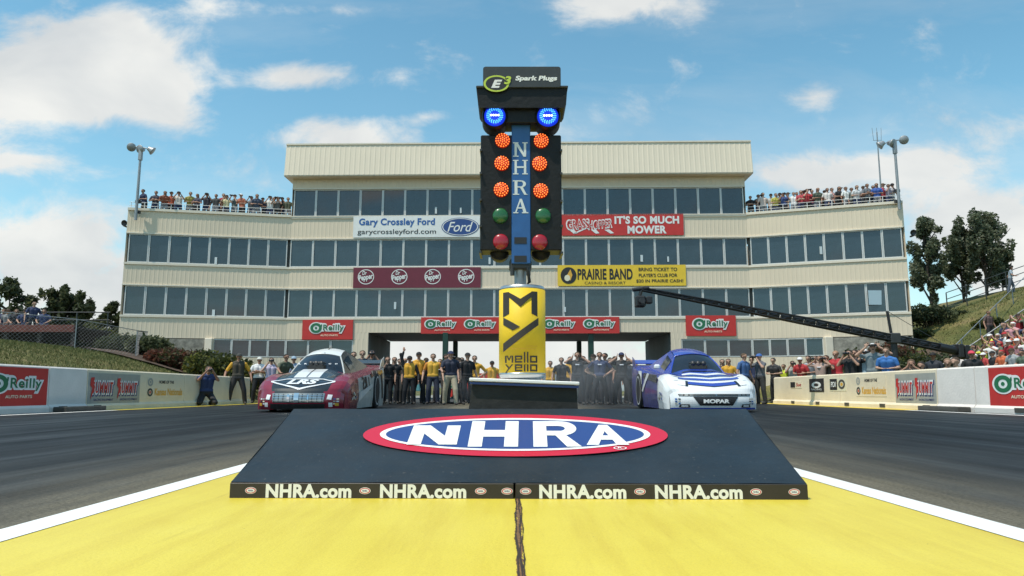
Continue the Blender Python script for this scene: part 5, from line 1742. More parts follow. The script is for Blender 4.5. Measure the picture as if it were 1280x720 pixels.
stand_at(511.5, 25.0, 'armup', 'crew member in amber vest raising one black-sleeved arm', BK, vest=GOLD, trousers=BK, top='cap', topc=BK, group=g, h=.95)
stand_at(523, 25.4, 'vest', 'tall crew member in amber vest and dark cap beside the raised arm', BK, vest=(.64, .33, .03), trousers=BK, top='cap', topc=BK, group=g, h=1.04)
stand_at(541, 25.2, 'vest', 'crew member in open orange and yellow vest with arms hanging down', (.62, .24, .04), vest=(.64, .36, .04), trousers=(.03, .035, .06), top='short', group=g)
stand_at(563, 23.6, 'walk', 'crew member in navy top and khaki trousers walking beside the light tree', (.02, .025, .05), trousers=KHAKI, top='cap', topc=NV, group=g, h=1.0)
stand_at(584, 24.6, 'stand', 'crew member in black with an amber sleeve just left of the light tree base', BK, trousers=BK, top='cap', topc=BK, group=g, turn=.5)
stand_at(593, 26.5, 'vesthip', 'crew member in amber vest half hidden behind the one in black', GOLD, vest=GOLD, trousers=BK, top='short', group=g)
stand_at(615, 27.0, 'vest', 'crew member in amber vest seen just left of the yellow can', GOLD, vest=GOLD, trousers=BK, top='cap', topc=BK, group=g, h=.9)
stand_at(688, 27.0, 'vest', 'crew member in amber vest seen just right of the yellow can', GOLD, vest=GOLD, trousers=BK, top='short', group=g, h=.9)
stand_at(702, 25.4, 'stand', 'crew member in plain black shirt half hidden behind the light tree base', BK, trousers=BK, top='short', group=g, h=.93)
stand_at(713, 26.6, 'vest', 'crew member with a yellow sleeve between two men in black', GOLD, vest=GOLD, trousers=BK, top='short', group=g, h=.98)
stand_at(722, 24.2, 'ears', 'crew member in black shirt with white emblem covering both ears beside the base', BK, trousers=BK, top='short', group=g)
stand_at(733, 26.8, 'stand', 'person in pinkish red shirt behind the man covering his ears', (.55, .12, .14), trousers=BK, top='short', group=g, h=.92)
stand_at(750, 24.2, 'hips', 'crew member in navy shirt standing with hands on hips', (.03, .045, .11), trousers=BK, top='short', group=g)
stand_at(763, 26.2, 'stand', 'person in olive shirt standing between two navy-shirted crew members', OLIVE, trousers=BK, top='short', group=g, h=.95, turn=.6)
stand_at(777.5, 24.4, 'earswide', 'crew member in dark shirt and navy cap covering ears, nearest the blue car', BK, trousers=BK, top='cap', topc=NV, group=g)
stand_at(795, 30.0, 'stand', 'person in white and red shirt behind the tail of the blue car', (.7, .5, .48), trousers=(.12, .16, .2), top='short', group=g, h=.92)
stand_at(742, 30, 'stand', 'small figure in tan top far behind the man with hands on hips', (.42, .36, .22), trousers=BK, top='short', group=g)
for (u, Y, pose, lab, c, tp, tn) in ((476, 27.4, 'stand', 'dark-clothed man behind the tail of the dark red car', (.03, .035, .045), 'cap', .3), (499, 27.6, 'cross', 'man in charcoal with arms crossed behind the two women', (.05, .05, .055), 'short', .2),
    (506, 26.8, 'stand', 'bald-looking man in olive black behind the raised arm', (.05, .055, .04), None, -.4), (532, 27.2, 'stand', 'man in black between the amber vests', BK, 'cap', .5), (550, 27.0, 'hips', 'man in dark grey right of the open orange vest', (.06, .06, .065), 'short', -.3),
    (557, 25.8, 'photo', 'man in black photographing beside the khaki trousers', BK, 'short', .9), (573, 26.0, 'stand', 'man in very dark blue behind the khaki trousers', NV, 'cap', -.8), (577, 28.4, 'photo', 'pale-shirted person far behind the khaki trousers', (.5, .5, .48), 'short', 0),
    (729, 25.6, 'stand', 'man in black with his back half turned beside the ear-covering man', BK, 'short', 2.4), (741, 25.4, 'walk', 'man in charcoal behind the navy shirt', (.045, .045, .05), 'cap', .4), (757, 25.2, 'stand', 'man in black next to the hands on hips', BK, 'short', -.6),
    (769, 25.8, 'cross', 'man in dark green between two ear-covering men', (.04, .06, .045), 'cap', .2), (786, 27.0, 'stand', 'dark figure close to the tail of the blue and white car', (.04, .045, .06), 'short', .7)):
    stand_at(u, Y, pose, lab, c, turn=tn, trousers=[BK, (.04, .04, .05), (.06, .055, .05)][int(u) % 3], top=tp, group=g, h=.94 + .08 * ((u * 7) % 10) / 10)
# beyond the left wall and round the tail of the dark red car
g2 = 'people behind the left car'
stand_at(323, 27.6, 'cross', 'man in white shirt and pale cap behind the end of the left wall', WT, trousers=BK, top='cap', topc=(.6, .6, .55), group=g2)
stand_at(338, 27.4, 'photo', 'person in white and purple shirt behind the left wall', (.5, .46, .62), trousers=BK, top='short', group=g2, h=.98)
stand_at(353, 25.6, 'reach', 'man in olive top stretching both arms beside the dark red car', OLIVE, trousers=BK, top='short', group=g2, turn=.5)
stand_at(366, 27.0, 'stand', 'person in light blue shirt beside the windscreen of the dark red car', (.30, .38, .52), trousers=BK, top='cap', topc=(.3, .4, .5), group=g2)
stand_at(377, 26.5, 'stand', 'person in maroon shirt beside the roof of the dark red car', (.25, .03, .04), trousers=BK, top='short', group=g2, h=.95)
stand_at(441, 24.6, 'stand', 'man in grey shirt behind the roof of the dark red car', (.10, .11, .12), trousers=BK, top='short', group=g2, h=1.02)
stand_at(452, 23.2, 'hips', 'man in dark navy shirt behind the flank of the dark red car', (.03, .04, .06), trousers=BK, top='short', group=g2, h=1.0)
stand_at(464, 24.4, 'photo', 'man in charcoal shirt with hands raised behind the dark red car', (.05, .055, .06), trousers=BK, top='cap', topc=BK, group=g2, h=1.04)
# near the right wall
g3 = 'people around the right wall'
stand_at(931, 25.0, 'stand', 'man in blue shirt standing side on beside the blue and white car', (.05, .12, .30), trousers=BK, top='short', group=g3, turn=.9)
stand_at(951, 25.2, 'photo', 'photographer in blue cap and grey shirt at the near end of the right wall', (.10, .11, .13), trousers=(.03, .03, .03), top='cap', topc=BLUE, group=g3, turn=-.8)
stand_at(904, 28, 'stand', 'woman in dark top behind the hood of the blue and white car', (.06, .05, .05), trousers=BK, top='long', group=g3, h=.96)
stand_at(911.5, 27.6, 'stand', 'person in amber top behind the hood of the blue and white car', GOLD, trousers=BK, top='long', group=g3, h=.96)
stand_at(941, 27.5, 'stand', 'person in navy top between the blue-shirted man and the photographer', NV, trousers=BK, top='short', group=g3)
WC = [(969, 'rail', (.04, .04, .045), 'dark tank top', 'short', None, 1.0), (980, 'stand', (.62, .72, .06), 'bright lime yellow top', 'short', None, .86), (991, 'photo', (.35, .35, .33), 'grey and black shirt', 'short', None, .93),
      (1003, 'rail', REDC, 'red shirt and white cap', 'cap', WT, .95), (1013.5, 'rail', (.35, .38, .42), 'grey-blue shirt', 'short', None, .98), (1020.5, 'photo', (.45, .20, .2), 'faded pink shirt', 'short', None, .98),
      (1026, 'ears', (.40, .28, .24), 'tan shirt', 'long', None, .94), (1034, 'photo', (.08, .07, .06), 'dark brown shirt', 'short', None, .95), (1046, 'stand', (.45, .03, .04), 'bright red shirt, taller than the rest', 'short', (.35, .2, .12), 1.03),
      (1063.5, 'photo', BK, 'black shirt', 'short', None, .98), (1070.5, 'ears', (.02, .02, .025), 'black sleeveless top', 'short', None, .99), (1082, 'photo', (.30, .40, .48), 'pale blue shirt and white cap', 'cap', WT, 1.0),
      (1093, 'bothup', (.16, .20, .22), 'grey-green shirt and white cap, both arms up', 'cap', WT, 1.04), (1111, 'rail', (.04, .16, .45), 'plain blue shirt', 'short', None, .96), (1127, 'sit', (.40, .05, .05), 'dull red shirt', 'short', None, .82),
      (1140, 'sitcheer', BK, 'black shirt near the crane post', 'short', None, .98), (1153, 'sit', (.7, .6, .6), 'white shirt with red trim', 'short', None, .93), (1186, 'sit', (.30, .24, .17), 'tan jacket', 'short', (.2, .13, .08), .97), (1197, 'sit', (.16, .15, .11), 'olive brown jacket', 'short', None, .95)]
for i, (u, pose, c, txt, tp, tc_, h) in enumerate(WC):
    x = 10.6 + .25 * (i % 3)
    Y = (x / ((u - 640) / F)) * .99
    Y = min(Y, 28.4)
    x = at(u, 465, Y).x
    person(pose, (x, Y, max(0, hgt(x, Y))), -math.atan2(x, Y) + prng.uniform(-.5, .2), 'spectator in %s behind right wall' % txt, c, trousers=[BK, NV, GREYC][i % 3], top=tp, topc=tc_, group='spectators behind the right wall', h=h)

# rooftop spectators
roofL = [(177, NV, 'navy'), (189.5, (.04, .045, .07), 'dark slate'), (202.4, (.30, .09, .05), 'rust brown'), (209.3, (.50, .12, .06), 'orange red'), (220, (.66, .60, .55), 'white'), (233.7, (.36, .30, .08), 'mustard'),
         (243.6, (.05, .05, .08), 'dark indigo'), (254.8, (.05, .045, .06), 'charcoal'), (267.4, (.05, .05, .05), 'black'), (275.5, (.40, .03, .05), 'red'), (280.5, (.62, .56, .34), 'pale yellow'), (290.5, (.12, .16, .17), 'grey-green'),
         (301, (.48, .16, .10), 'salmon'), (311.5, (.18, .18, .19), 'mid grey'), (319.2, (.06, .08, .13), 'steel blue'), (327.8, (.02, .03, .08), 'midnight blue'), (336.4, (.68, .66, .64), 'cream white'), (340.7, (.42, .24, .14), 'tan'),
         (345.5, (.10, .10, .10), 'dark grey'), (351, (.03, .03, .045), 'blackish'), (358.8, (.08, .09, .06), 'olive')]
roofR = [(938, BK, 'black'), (948, (.10, .10, .10), 'charcoal'), (954, (.60, .50, .46), 'peach white'), (964.3, (.45, .45, .44), 'light grey'), (969.3, (.55, .50, .12), 'yellow'), (975.3, (.03, .05, .14), 'navy'), (980.1, (.05, .08, .22), 'dark blue'),
         (983.6, (.07, .13, .36), 'bright blue'), (993, (.70, .68, .68), 'white'), (997.3, (.16, .17, .18), 'slate'), (1002.5, (.42, .05, .07), 'crimson'), (1006.4, (.10, .08, .08), 'dark brown'), (1010.2, (.45, .04, .05), 'red'),
         (1016.2, (.40, .05, .10), 'raspberry'), (1023, (.10, .12, .09), 'dark olive'), (1032.5, (.05, .05, .05), 'jet black'), (1036, (.68, .64, .62), 'off-white'), (1042.3, (.62, .38, .36), 'pale red'), (1049.2, (.035, .035, .04), 'inky black'),
         (1052.6, (.50, .20, .10), 'orange'), (1059.5, (.72, .72, .70), 'clean white'), (1067.4, (.22, .24, .22), 'grey'), (1072.6, (.66, .66, .68), 'silver white'), (1080.7, (.24, .20, .28), 'mauve'), (1087, (.13, .14, .16), 'graphite'),
         (1095.3, (.08, .12, .30), 'royal blue'), (1099, (.05, .12, .42), 'vivid blue'), (1107.8, (.45, .06, .09), 'cherry red'), (1114, (.36, .32, .40), 'lilac'), (1118, (.66, .64, .68), 'pale lavender')]
for side, lst, P, Q in (('left', roofL, PA, PB), ('right', roofR, PC, PD)):
    d = (Q - P).normalized(); nr = Vector((d.y, -d.x, 0))
    for i, (u, c, cname) in enumerate(lst):
        q = bet(P, Q, u, 252) - nr * (.55 + .22 * (i % 2))
        ref = 'light pole' if side == 'left' else 'top storey'
        lab = '%s-topped spectator on the %s rooftop, %s from the %s' % (cname, side, ORD[i], ref)
        person(['rail', 'stand', 'cross', 'photo', 'rail', 'cross'][(i * 7 + len(cname)) % 6], (q.x, q.y, DZ - .22), prng.uniform(-.5, .5), lab, c,
               trousers=[BK, NV, (.2, .2, .22)][i % 3], top=['short', 'cap', 'long', 'short'][(i * 3) % 4] if u != 301 else 'cap', topc=(WT if u == 301 else None), group='spectators on the %s roof' % side, h=prng.uniform(.95, 1.05))

# ------------------------------------------------------------------ right grandstand with its crowd
PLANK = mat('aluminium_plank', (.42, .42, .41), .5, metal=.3, var=.15)
SX0, SZ0, SRUN, SRISE = 19.6, .80, .68, .45
NROW = 8
Y0S, Y1S = 22.0, 32.0
gs = empty('grandstand', (SX0, 28, 0), 'metal grandstand packed with spectators on the slope right of the track', 'grandstand')
for r in range(NROW):
    b = MB(); x = r * SRUN; z = SZ0 + r * SRISE
    b.box((x, (Y0S + Y1S) / 2 - 28, z + .40), (.28, Y1S - Y0S, .04), PLANK, .006); b.build('seat_plank', gs)
    b = MB(); b.box((x - .34, (Y0S + Y1S) / 2 - 28, z), (.36, Y1S - Y0S, .04), PLANK, .006); b.build('foot_plank', gs)
for y in (22.2, 25.4, 28.6, 31.8):
    b = MB()
    b.tube([(-.4, y - 28, .1), (-.4, y - 28, SZ0)], .04, DKGREY, 6)
    for r in range(0, NROW, 2):
        x = r * SRUN; b.tube([(x, y - 28, .3), (x, y - 28, SZ0 + r * SRISE + .38)], .035, DKGREY, 6)
    b.tube([(-.45, y - 28, SZ0 - .05), ((NROW - 1) * SRUN, y - 28, SZ0 + (NROW - 1) * SRISE + .3)], .035, DKGREY, 6)
    b.build('support', gs)
b = MB()
for zz in (.55, 1.0): b.tube([(-.55, Y1S - 28 + .1, SZ0 + zz - .2), (NROW * SRUN, Y1S - 28 + .1, SZ0 + NROW * SRISE + zz)], .028, GALV, 6)
for r in range(0, NROW + 1, 2): b.tube([(r * SRUN - .5, Y1S - 28 + .1, SZ0 + r * SRISE - .3), (r * SRUN - .5, Y1S - 28 + .1, SZ0 + r * SRISE + .85)], .025, GALV, 6)
b.build('end_rail', gs)
b = MB()
for zz in (.0, .5): b.tube([(-.75, Y0S - 28, SZ0 + zz), (-.75, Y1S - 28, SZ0 + zz)], .028, GALV, 6)
for k in range(7): b.tube([(-.75, Y0S - 28 + k * 1.65, .1), (-.75, Y0S - 28 + k * 1.65, SZ0 + .5)], .025, GALV, 6)
b.build('front_rail', gs)
CROWD = [((.45, .03, .04), 'red'), ((.72, .72, .72), 'white'), ((.05, .09, .25), 'blue'), ((.03, .03, .035), 'black'), ((.45, .05, .05), 'scarlet'), ((.34, .36, .38), 'grey'), ((.70, .72, .10), 'yellow'), ((.62, .15, .06), 'orange'),
         ((.02, .03, .08), 'navy'), ((.66, .60, .58), 'off-white'), ((.32, .02, .03), 'crimson'), ((.30, .42, .55), 'pale blue'), ((.60, .30, .34), 'pink'), ((.10, .14, .10), 'dark green')]
for r in range(NROW):
    x = SX0 + r * SRUN; z = SZ0 + r * SRISE
    k = 0
    y = Y1S - .3 - prng.uniform(0, .2)
    while y > Y0S and (x / y) < .745:
        if prng.random() < .93:
            c, nm_ = CROWD[prng.randrange(len(CROWD))]
            # bottom row nearest the rail; places counted from the stand's far end
            person('sit' if prng.random() < .72 else 'sitcheer', (x + .05, y, z - .02), -math.pi / 2 + prng.uniform(-.5, .3),
                   '%s-shirted grandstand spectator, %s row up, %s from its far end' % (nm_, ORD[r], ORD[k]), c, trousers=[BK, (.08, .10, .18), (.3, .27, .2)][k % 3],
                   top=['cap', 'short', 'long', 'cap', 'short'][prng.randrange(5)], topc=[None, WT, REDC, BK][prng.randrange(4)], group='spectators seated in the right grandstand', h=prng.uniform(.94, 1.04))
        k += 1
        y -= prng.uniform(.50, .60)
# ------------------------------------------------------------------ vegetation
LEAFS = [mat('leaf_dark', (.034, .050, .022), .65, var=.25, vscale=2), mat('leaf_mid', (.062, .080, .034), .65, var=.25, vscale=2), mat('leaf_light', (.11, .125, .055), .65, var=.25, vscale=2)]
LEAFY = [mat('leaf_olive', (.075, .085, .02), .7, var=.25, vscale=2), mat('leaf_yellow_green', (.15, .15, .03), .7, var=.25, vscale=2), mat('leaf_deep', (.04, .055, .018), .7, var=.2, vscale=2)]
LEAFR = [mat('leaf_russet', (.14, .05, .03), .75, var=.3, vscale=2), mat('leaf_brown', (.10, .065, .035), .75, var=.3, vscale=2), mat('leaf_olive_dull', (.07, .07, .025), .75, var=.3, vscale=2)]
def translucent(m_):
    """leaves let part of the light through"""
    nt = m_.node_tree
    p_ = nt.nodes['Principled BSDF']; o_ = nt.nodes['Material Output']
    t_ = nt.nodes.new('ShaderNodeBsdfTranslucent'); x_ = nt.nodes.new('ShaderNodeMixShader')
    x_.inputs[0].default_value = .42
    src = p_.inputs['Base Color'].links[0].from_socket
    nt.links.new(src, t_.inputs['Color'])
    nt.links.new(p_.outputs[0], x_.inputs[1]); nt.links.new(t_.outputs[0], x_.inputs[2]); nt.links.new(x_.outputs[0], o_.inputs['Surface'])
BARK = mat('bark', (.055, .042, .032), .9, var=.3, vscale=8, bump=.6, bscale=18)
LEAFT = [mat('leaf_grey_dark', (.09, .11, .062), .6, var=.25, vscale=2), mat('leaf_grey_green', (.145, .17, .095), .6, var=.25, vscale=2), mat('leaf_silver_green', (.20, .215, .14), .6, var=.25, vscale=2)]
for m_ in LEAFS + LEAFY + LEAFR + LEAFT: translucent(m_)
def leaf_cloud(clumps, n, size, mats, rg, flat=.0):
    """leaf-sized faces spread through clumps (centre, radii)"""
    cl = np.array([c for c, r in clumps]); ra = np.array([r for c, r in clumps])
    wt = ra.prod(1) ** .66; wt /= wt.sum()
    ci = rg.choice(len(cl), n, p=wt)
    d = rg.normal(size=(n, 3)); d /= np.linalg.norm(d, axis=1)[:, None]
    rad = rg.uniform(.15, 1, n) ** .45 * rg.uniform(.85, 1.18, n)
    p = cl[ci] + d * ra[ci] * rad[:, None]
    a = rg.normal(size=(n, 3)); a /= np.linalg.norm(a, axis=1)[:, None]
    b_ = np.cross(a, rg.normal(size=(n, 3))); b_ /= np.linalg.norm(b_, axis=1)[:, None]
    s = size * rg.uniform(.6, 1.4, n)
    v = np.stack([p - a * s[:, None], p + b_ * s[:, None] * .5, p + a * s[:, None], p - b_ * s[:, None] * .5], 1).reshape(-1, 3)
    cm_ = rg.integers(0, len(mats), len(cl))
    mi = np.where(rg.random(n) < .62, cm_[ci], rg.integers(0, len(mats), n))
    return v, mi
def crown_obj(name, parent, clumps, n, size, mats, rg):
    v, mi = leaf_cloud(clumps, n, size, mats, rg)
    me = bpy.data.meshes.new(name)
    me.vertices.add(len(v)); me.vertices.foreach_set('co', v.ravel())
    me.loops.add(len(v)); me.loops.foreach_set('vertex_index', np.arange(len(v)))
    k = len(v) // 4
    me.polygons.add(k); me.polygons.foreach_set('loop_start', np.arange(k) * 4)
    me.update(calc_edges=True)
    for m in mats: me.materials.append(m)
    me.polygons.foreach_set('material_index', mi.astype(np.int32))
    o = bpy.data.objects.new(name, me); col.objects.link(o); o.parent = parent
    return o
def tree(loc, h, spread, label, seed, mats=LEAFS, n=6500, size=.13, tall=True, bare=.22, lean=0.0):
    rg = np.random.default_rng(seed); r = random.Random(seed)
    t = empty('tree', loc, label, 'tree', 'trees around the tower')
    tb = MB()
    pts = [(lean * h * k / 5 + r.uniform(-.05, .05) * (k > 0), r.uniform(-.05, .05), h * .92 * k / 5) for k in range(6)]
    tb.tube(pts, [.035 * h * (1 - .8 * k / 5) * .55 for k in range(6)], BARK, 8)
    clumps = []
    nb = 15 if tall else 11
    for k in range(nb):
        f = bare + (1 - bare) * (k + .5) / nb
        a = k * 2.4 + r.uniform(-.4, .4)
        base = np.array([lean * h * f, 0, h * f * .85])
        w = spread * (math.sin(math.pi * min(1, (f - bare) / (1 - bare) * .78 + .2)) ** .7) * r.uniform(.55, 1.1)
        tip = base + np.array([math.cos(a) * w, math.sin(a) * w, (1.1 if tall else .2) * w + r.uniform(0, .12) * h])
        mid = (base + tip) / 2 + np.array([0, 0, .06 * h])
        tb.tube([tuple(base), tuple(mid), tuple(tip)], [.012 * h, .007 * h, .003 * h], BARK, 5)
        for q in range(4):
            c = base + (tip - base) * r.uniform(.35, 1.08) + np.array([r.uniform(-.3, .3), r.uniform(-.3, .3), r.uniform(-.2, .35)]) * spread * .5
            rr_ = spread * r.uniform(.10, .23)
            clumps.append((c, (rr_, rr_, rr_ * (1.7 if tall else .8))))
    for q in range(4): clumps.append((np.array([lean * h + r.uniform(-.15, .15), 0, h * (.88 + .04 * q)]), (spread * .2, spread * .2, h * .06)))
    tb.build('trunk', t)
    crown_obj('crown', t, clumps, n, size, mats, rg)
    return t
def shrub(loc, rx, rz, label, seed, mats=LEAFS, n=2600, size=.10, name='shrub', ry=None, group='shrubs on the banks'):
    rg = np.random.default_rng(seed); r = random.Random(seed)
    t = empty(name, loc, label, 'shrub', group)
    ry = ry or rx * .8
    tb = MB()
    clumps = []
    for k in range(12):
        a = k * 2.4; q = math.sqrt((k + .5) / 12)
        x, y = math.cos(a) * q * rx * .8, math.sin(a) * q * ry * .8
        zc = rz * (.45 + .35 * (1 - q) + r.uniform(-.08, .16))
        tb.tube([(x * .2, y * .2, -.1), (x * .7, y * .7, zc * .6), (x, y, zc)], [.03, .02, .008], BARK, 5)
        s = r.uniform(.30, .46)
        clumps.append((np.array([x, y, zc]), (rx * s, ry * s, rz * .42)))
    tb.build('stem', t)
    crown_obj('foliage', t, clumps, n, size, mats, rg)
    return t
def ground_at(u, v, Y):
    p = at(u, v, Y); return (p.x, Y, hgt(p.x, Y) - .05)
def toph(u, v, Y): return at(u, v, Y).z
# right of the tower
for (u, vtop, Y, sp, lab, sd_, ln) in ((1166, 268, 50, 1.5, 'tall ragged dark green tree standing closest to the right end of the tower', 1, -.03), (1207, 288, 51, 1.6, 'tree in the middle of the three on the right bank, with visible trunk', 2, -.04),
                                  (1236, 262, 50, 1.9, 'tallest tree on the right bank, rising above the sloping fence', 3, .02), (1256, 318, 51, 1.0, 'narrow tree farthest from the tower on the right bank', 4, .02)):
    g_ = ground_at(u, 390, Y)
    tree(g_, (toph(u, vtop, Y) - g_[2]) * .93, sp, lab, sd_, LEAFT, 8500 if sp > 1.2 else 3200, .12, True, .05, ln)
for (u, vt, Y, rx, lab, sd_, mt) in ((1166, 376, 42.5, 1.7, 'large round dark bush at the right end of the tower', 11, LEAFS), (1149, 412, 41, .9, 'low olive bush below the large round one', 12, LEAFY), (1031, 437, 34, 1.4, 'flat green shrub in front of the ground floor windows', 13, LEAFY),
                                    (1075, 428, 36.5, 1.2, 'low green shrub beside the stone base', 14, LEAFS), (1108, 424, 37, 1.0, 'russet flowering shrub on the planted bank', 15, LEAFR), (1128, 428, 37.5, .9, 'brownish shrub under the crane arm', 16, LEAFR), (1240, 402, 39, .8, 'small scrubby bush on the grass slope behind the grandstand', 17, LEAFY),
                                    (1188, 390, 44, 1.3, 'second round bush touching the large dark one on its right', 47, LEAFS), (1055, 437, 33, 1.1, 'dark low shrub behind the leaning spectators', 41, LEAFS), (1088, 436, 33, 1.2, 'russet low shrub in the middle of the planted bank', 42, LEAFR), (1120, 440, 31, 1.2, 'dark spreading shrub below the brownish one', 43, LEAFS),
                                    (1148, 432, 34, 1.2, 'olive spreading shrub left of the crane post', 44, LEAFY), (1176, 430, 33, 1.1, 'dark shrub under the tail of the crane arm', 45, LEAFS), (1100, 447, 29, 1.0, 'low brown shrub just behind the crowd', 46, LEAFR)):
    g_ = ground_at(u, 440, Y)
    shrub(g_, rx, max(.4, (toph(u, vt, Y) - g_[2]) / 1.32), lab, sd_, mt)
# left of the tower
for (u, vtop, Y, sp, lab, sd_, mt) in ((8, 352, 44, 2.3, 'broad dark tree at the left edge behind the small stand', 21, LEAFS), (74, 361, 46, 1.2, 'pointed evergreen tree left of the tower', 22, LEAFS), (88, 374, 47, 1.2, 'smaller evergreen touching the pointed one', 23, LEAFS),
                                       (108, 384, 46, 1.8, 'rounded tree between the evergreens and the small end tree', 24, LEAFS), (137, 381, 47, 1.35, 'small dark rounded tree nearest the left end of the tower', 25, LEAFS)):
    g_ = ground_at(u, 420, Y)
    tree(g_, toph(u, vtop, Y) - g_[2], sp, lab, sd_, mt, 3600, .15, u in (74, 88), .12)
for (u, vt, Y, rx, lab, sd_, mt) in ((160, 412, 36, 1.7, 'dark green bush at the foot of the left wing', 31, LEAFS), (184, 414, 35, 1.2, 'dark bush beside the stone base of the left wing', 32, LEAFS), (124, 406, 38, 1.3, 'yellow-green bush behind the chain-link fence', 33, LEAFY),
                                    (212, 432, 33, 1.2, 'russet shrub below the stone base', 34, LEAFR), (240, 434, 33, 1.3, 'brown shrub next to the russet one', 35, LEAFR), (262, 433, 32, 1.2, 'yellow-green shrub in front of the left ground floor windows', 36, LEAFY), (283, 436, 31, 1.1, 'olive shrub behind the official in yellow', 37, LEAFY),
                                    (100, 424, 37, 1.5, 'dark hedge-like bush behind the fence', 38, LEAFS), (305, 446, 31, .9, 'low olive shrub right of the official in yellow', 39, LEAFY), (60, 418, 38, 1.6, 'shaded bush under the small left stand', 40, LEAFS)):
    g_ = ground_at(u, 440, Y)
    shrub(g_, rx, max(.4, (toph(u, vt, Y) - g_[2]) / 1.32), lab, sd_, mt)
# bare planting beds with bark mulch
MULCH = mat('bark_mulch', (.085, .055, .038), .95, var=.5, vscale=5, bump=1.0, bscale=14)
def bed(x0, x1, y0, y1):
    b = MB(); nx, ny = 14, 10
    vs = []
    for j in range(ny + 1):
        for i in range(nx + 1):
            x, y = x0 + (x1 - x0) * i / nx, y0 + (y1 - y0) * j / ny
            vs.append((x, y, hgt(x, y) + .09 + rnd.uniform(-.02, .02)))
    b.add(vs, [(j * (nx + 1) + i, j * (nx + 1) + i + 1, (j + 1) * (nx + 1) + i + 1, (j + 1) * (nx + 1) + i) for j in range(ny) for i in range(nx)], MULCH, True)
    tag(b.build('planting_bed'), kind='structure')
bed(12.6, 22.5, 29, 38.6); bed(-21, -13, 31.5, 38.5)
# rough grass blades on the banks
rg = np.random.default_rng(9)
def blades(n, xr, yr, size):
    x = rg.uniform(*xr, n); y = rg.uniform(*yr, n)
    z = np.array([hgt(a, b_) for a, b_ in zip(x, y)])
    t = rg.uniform(0, 2 * np.pi, n); s = size * rg.uniform(.5, 1.4, n)
    lx, ly = rg.normal(0, .5, n) * s, rg.normal(0, .5, n) * s
    v = np.stack([np.stack([x - np.cos(t) * s * .16, y - np.sin(t) * s * .16, z - .01], 1), np.stack([x + np.cos(t) * s * .16, y + np.sin(t) * s * .16, z - .01], 1), np.stack([x + lx, y + ly, z + s], 1)], 1)
    return v.reshape(-1, 3)
gv_ = np.concatenate([blades(60000, (-20, -10.3), (13, 34), .065), blades(16000, (19, 34), (28, 48), .11)])
me = bpy.data.meshes.new('grass')
me.vertices.add(len(gv_)); me.vertices.foreach_set('co', gv_.ravel()); me.loops.add(len(gv_)); me.loops.foreach_set('vertex_index', np.arange(len(gv_)))
k = len(gv_) // 3
me.polygons.add(k); me.polygons.foreach_set('loop_start', np.arange(k) * 3); me.update(calc_edges=True)
for c in ((.10, .12, .03), (.16, .15, .045), (.07, .09, .022)): me.materials.append(mat('grass_blade', c, .8))
me.polygons.foreach_set('material_index', rg.integers(0, 3, k).astype(np.int32))
go = bpy.data.objects.new('grass', me); col.objects.link(go); tag(go, kind='stuff')

# ------------------------------------------------------------------ fences
def rail_fence(name, pts, h, label, m, rails=(.5, 1.0), r=.03, post=2.2, mesh=False):
    f = empty(name, pts[0], label, 'fence')
    o = Vector(pts[0])
    P_ = [Vector(p) - o for p in pts]
    b = MB()
    for zz in rails: b.tube([p + V(0, 0, h * zz) for p in P_], r * .8, m, 6)
    b.build('rail', f)
    for a, c in zip(P_[:-1], P_[1:]):
        n = max(1, int((c - a).length / post))
        for k in range(n):
            p = a.lerp(c, k / n); k_ = MB(); k_.tube([p - V(0, 0, .1), p + V(0, 0, h)], r, m, 6); k_.build('post', f)
    if mesh:
        k_ = MB()
        for a, c in zip(P_[:-1], P_[1:]):
            d = c - a; L_ = d.length; s = .16
            n = int(L_ / s)
            for i in range(-int(h / s), n):
                t0, t1 = i * s, i * s + h
                for flip in (0, 1):
                    a0, b0 = max(0, t0), min(L_, t1)
                    if b0 <= a0: continue
                    z0, z1 = (a0 - t0), (b0 - t0)
                    if flip: z0, z1 = h - z0, h - z1
                    p0 = a + d * (a0 / L_) + V(0, 0, z0); p1 = a + d * (b0 / L_) + V(0, 0, z1)
                    k_.tube([p0, p1], .0042, m, 3, caps=False)
        k_.build('chain_link', f)
    return f
def gp(x, y, e=0): return (x, y, hgt(x, y) + e)
rail_fence('chain_link_fence', [gp(-22, 28.5), gp(-18.5, 30.5), gp(-17.2, 33), gp(-19.5, 38.5)], 1.25, 'grey chain-link fence along the top of the left grass bank', GALV, (1.0,), .02, 2.6, True)
rail_fence('slope_fence', [gp(18.6, 32.8), gp(20.2, 34), gp(26.4, 39), gp(31.4, 43.4)], 1.05, 'thin grey rail fence climbing the grass slope behind the grandstand', GALV, (.95,), .028, 2.6)
rail_fence('hilltop_rail', [gp(28.6, 47), gp(31.5, 47.4), gp(34.6, 47.8), gp(38, 48)], 1.35, 'dark steel railing along the hilltop under the trees', DKGREY, (.35, .68, 1.0), .035, 1.3)

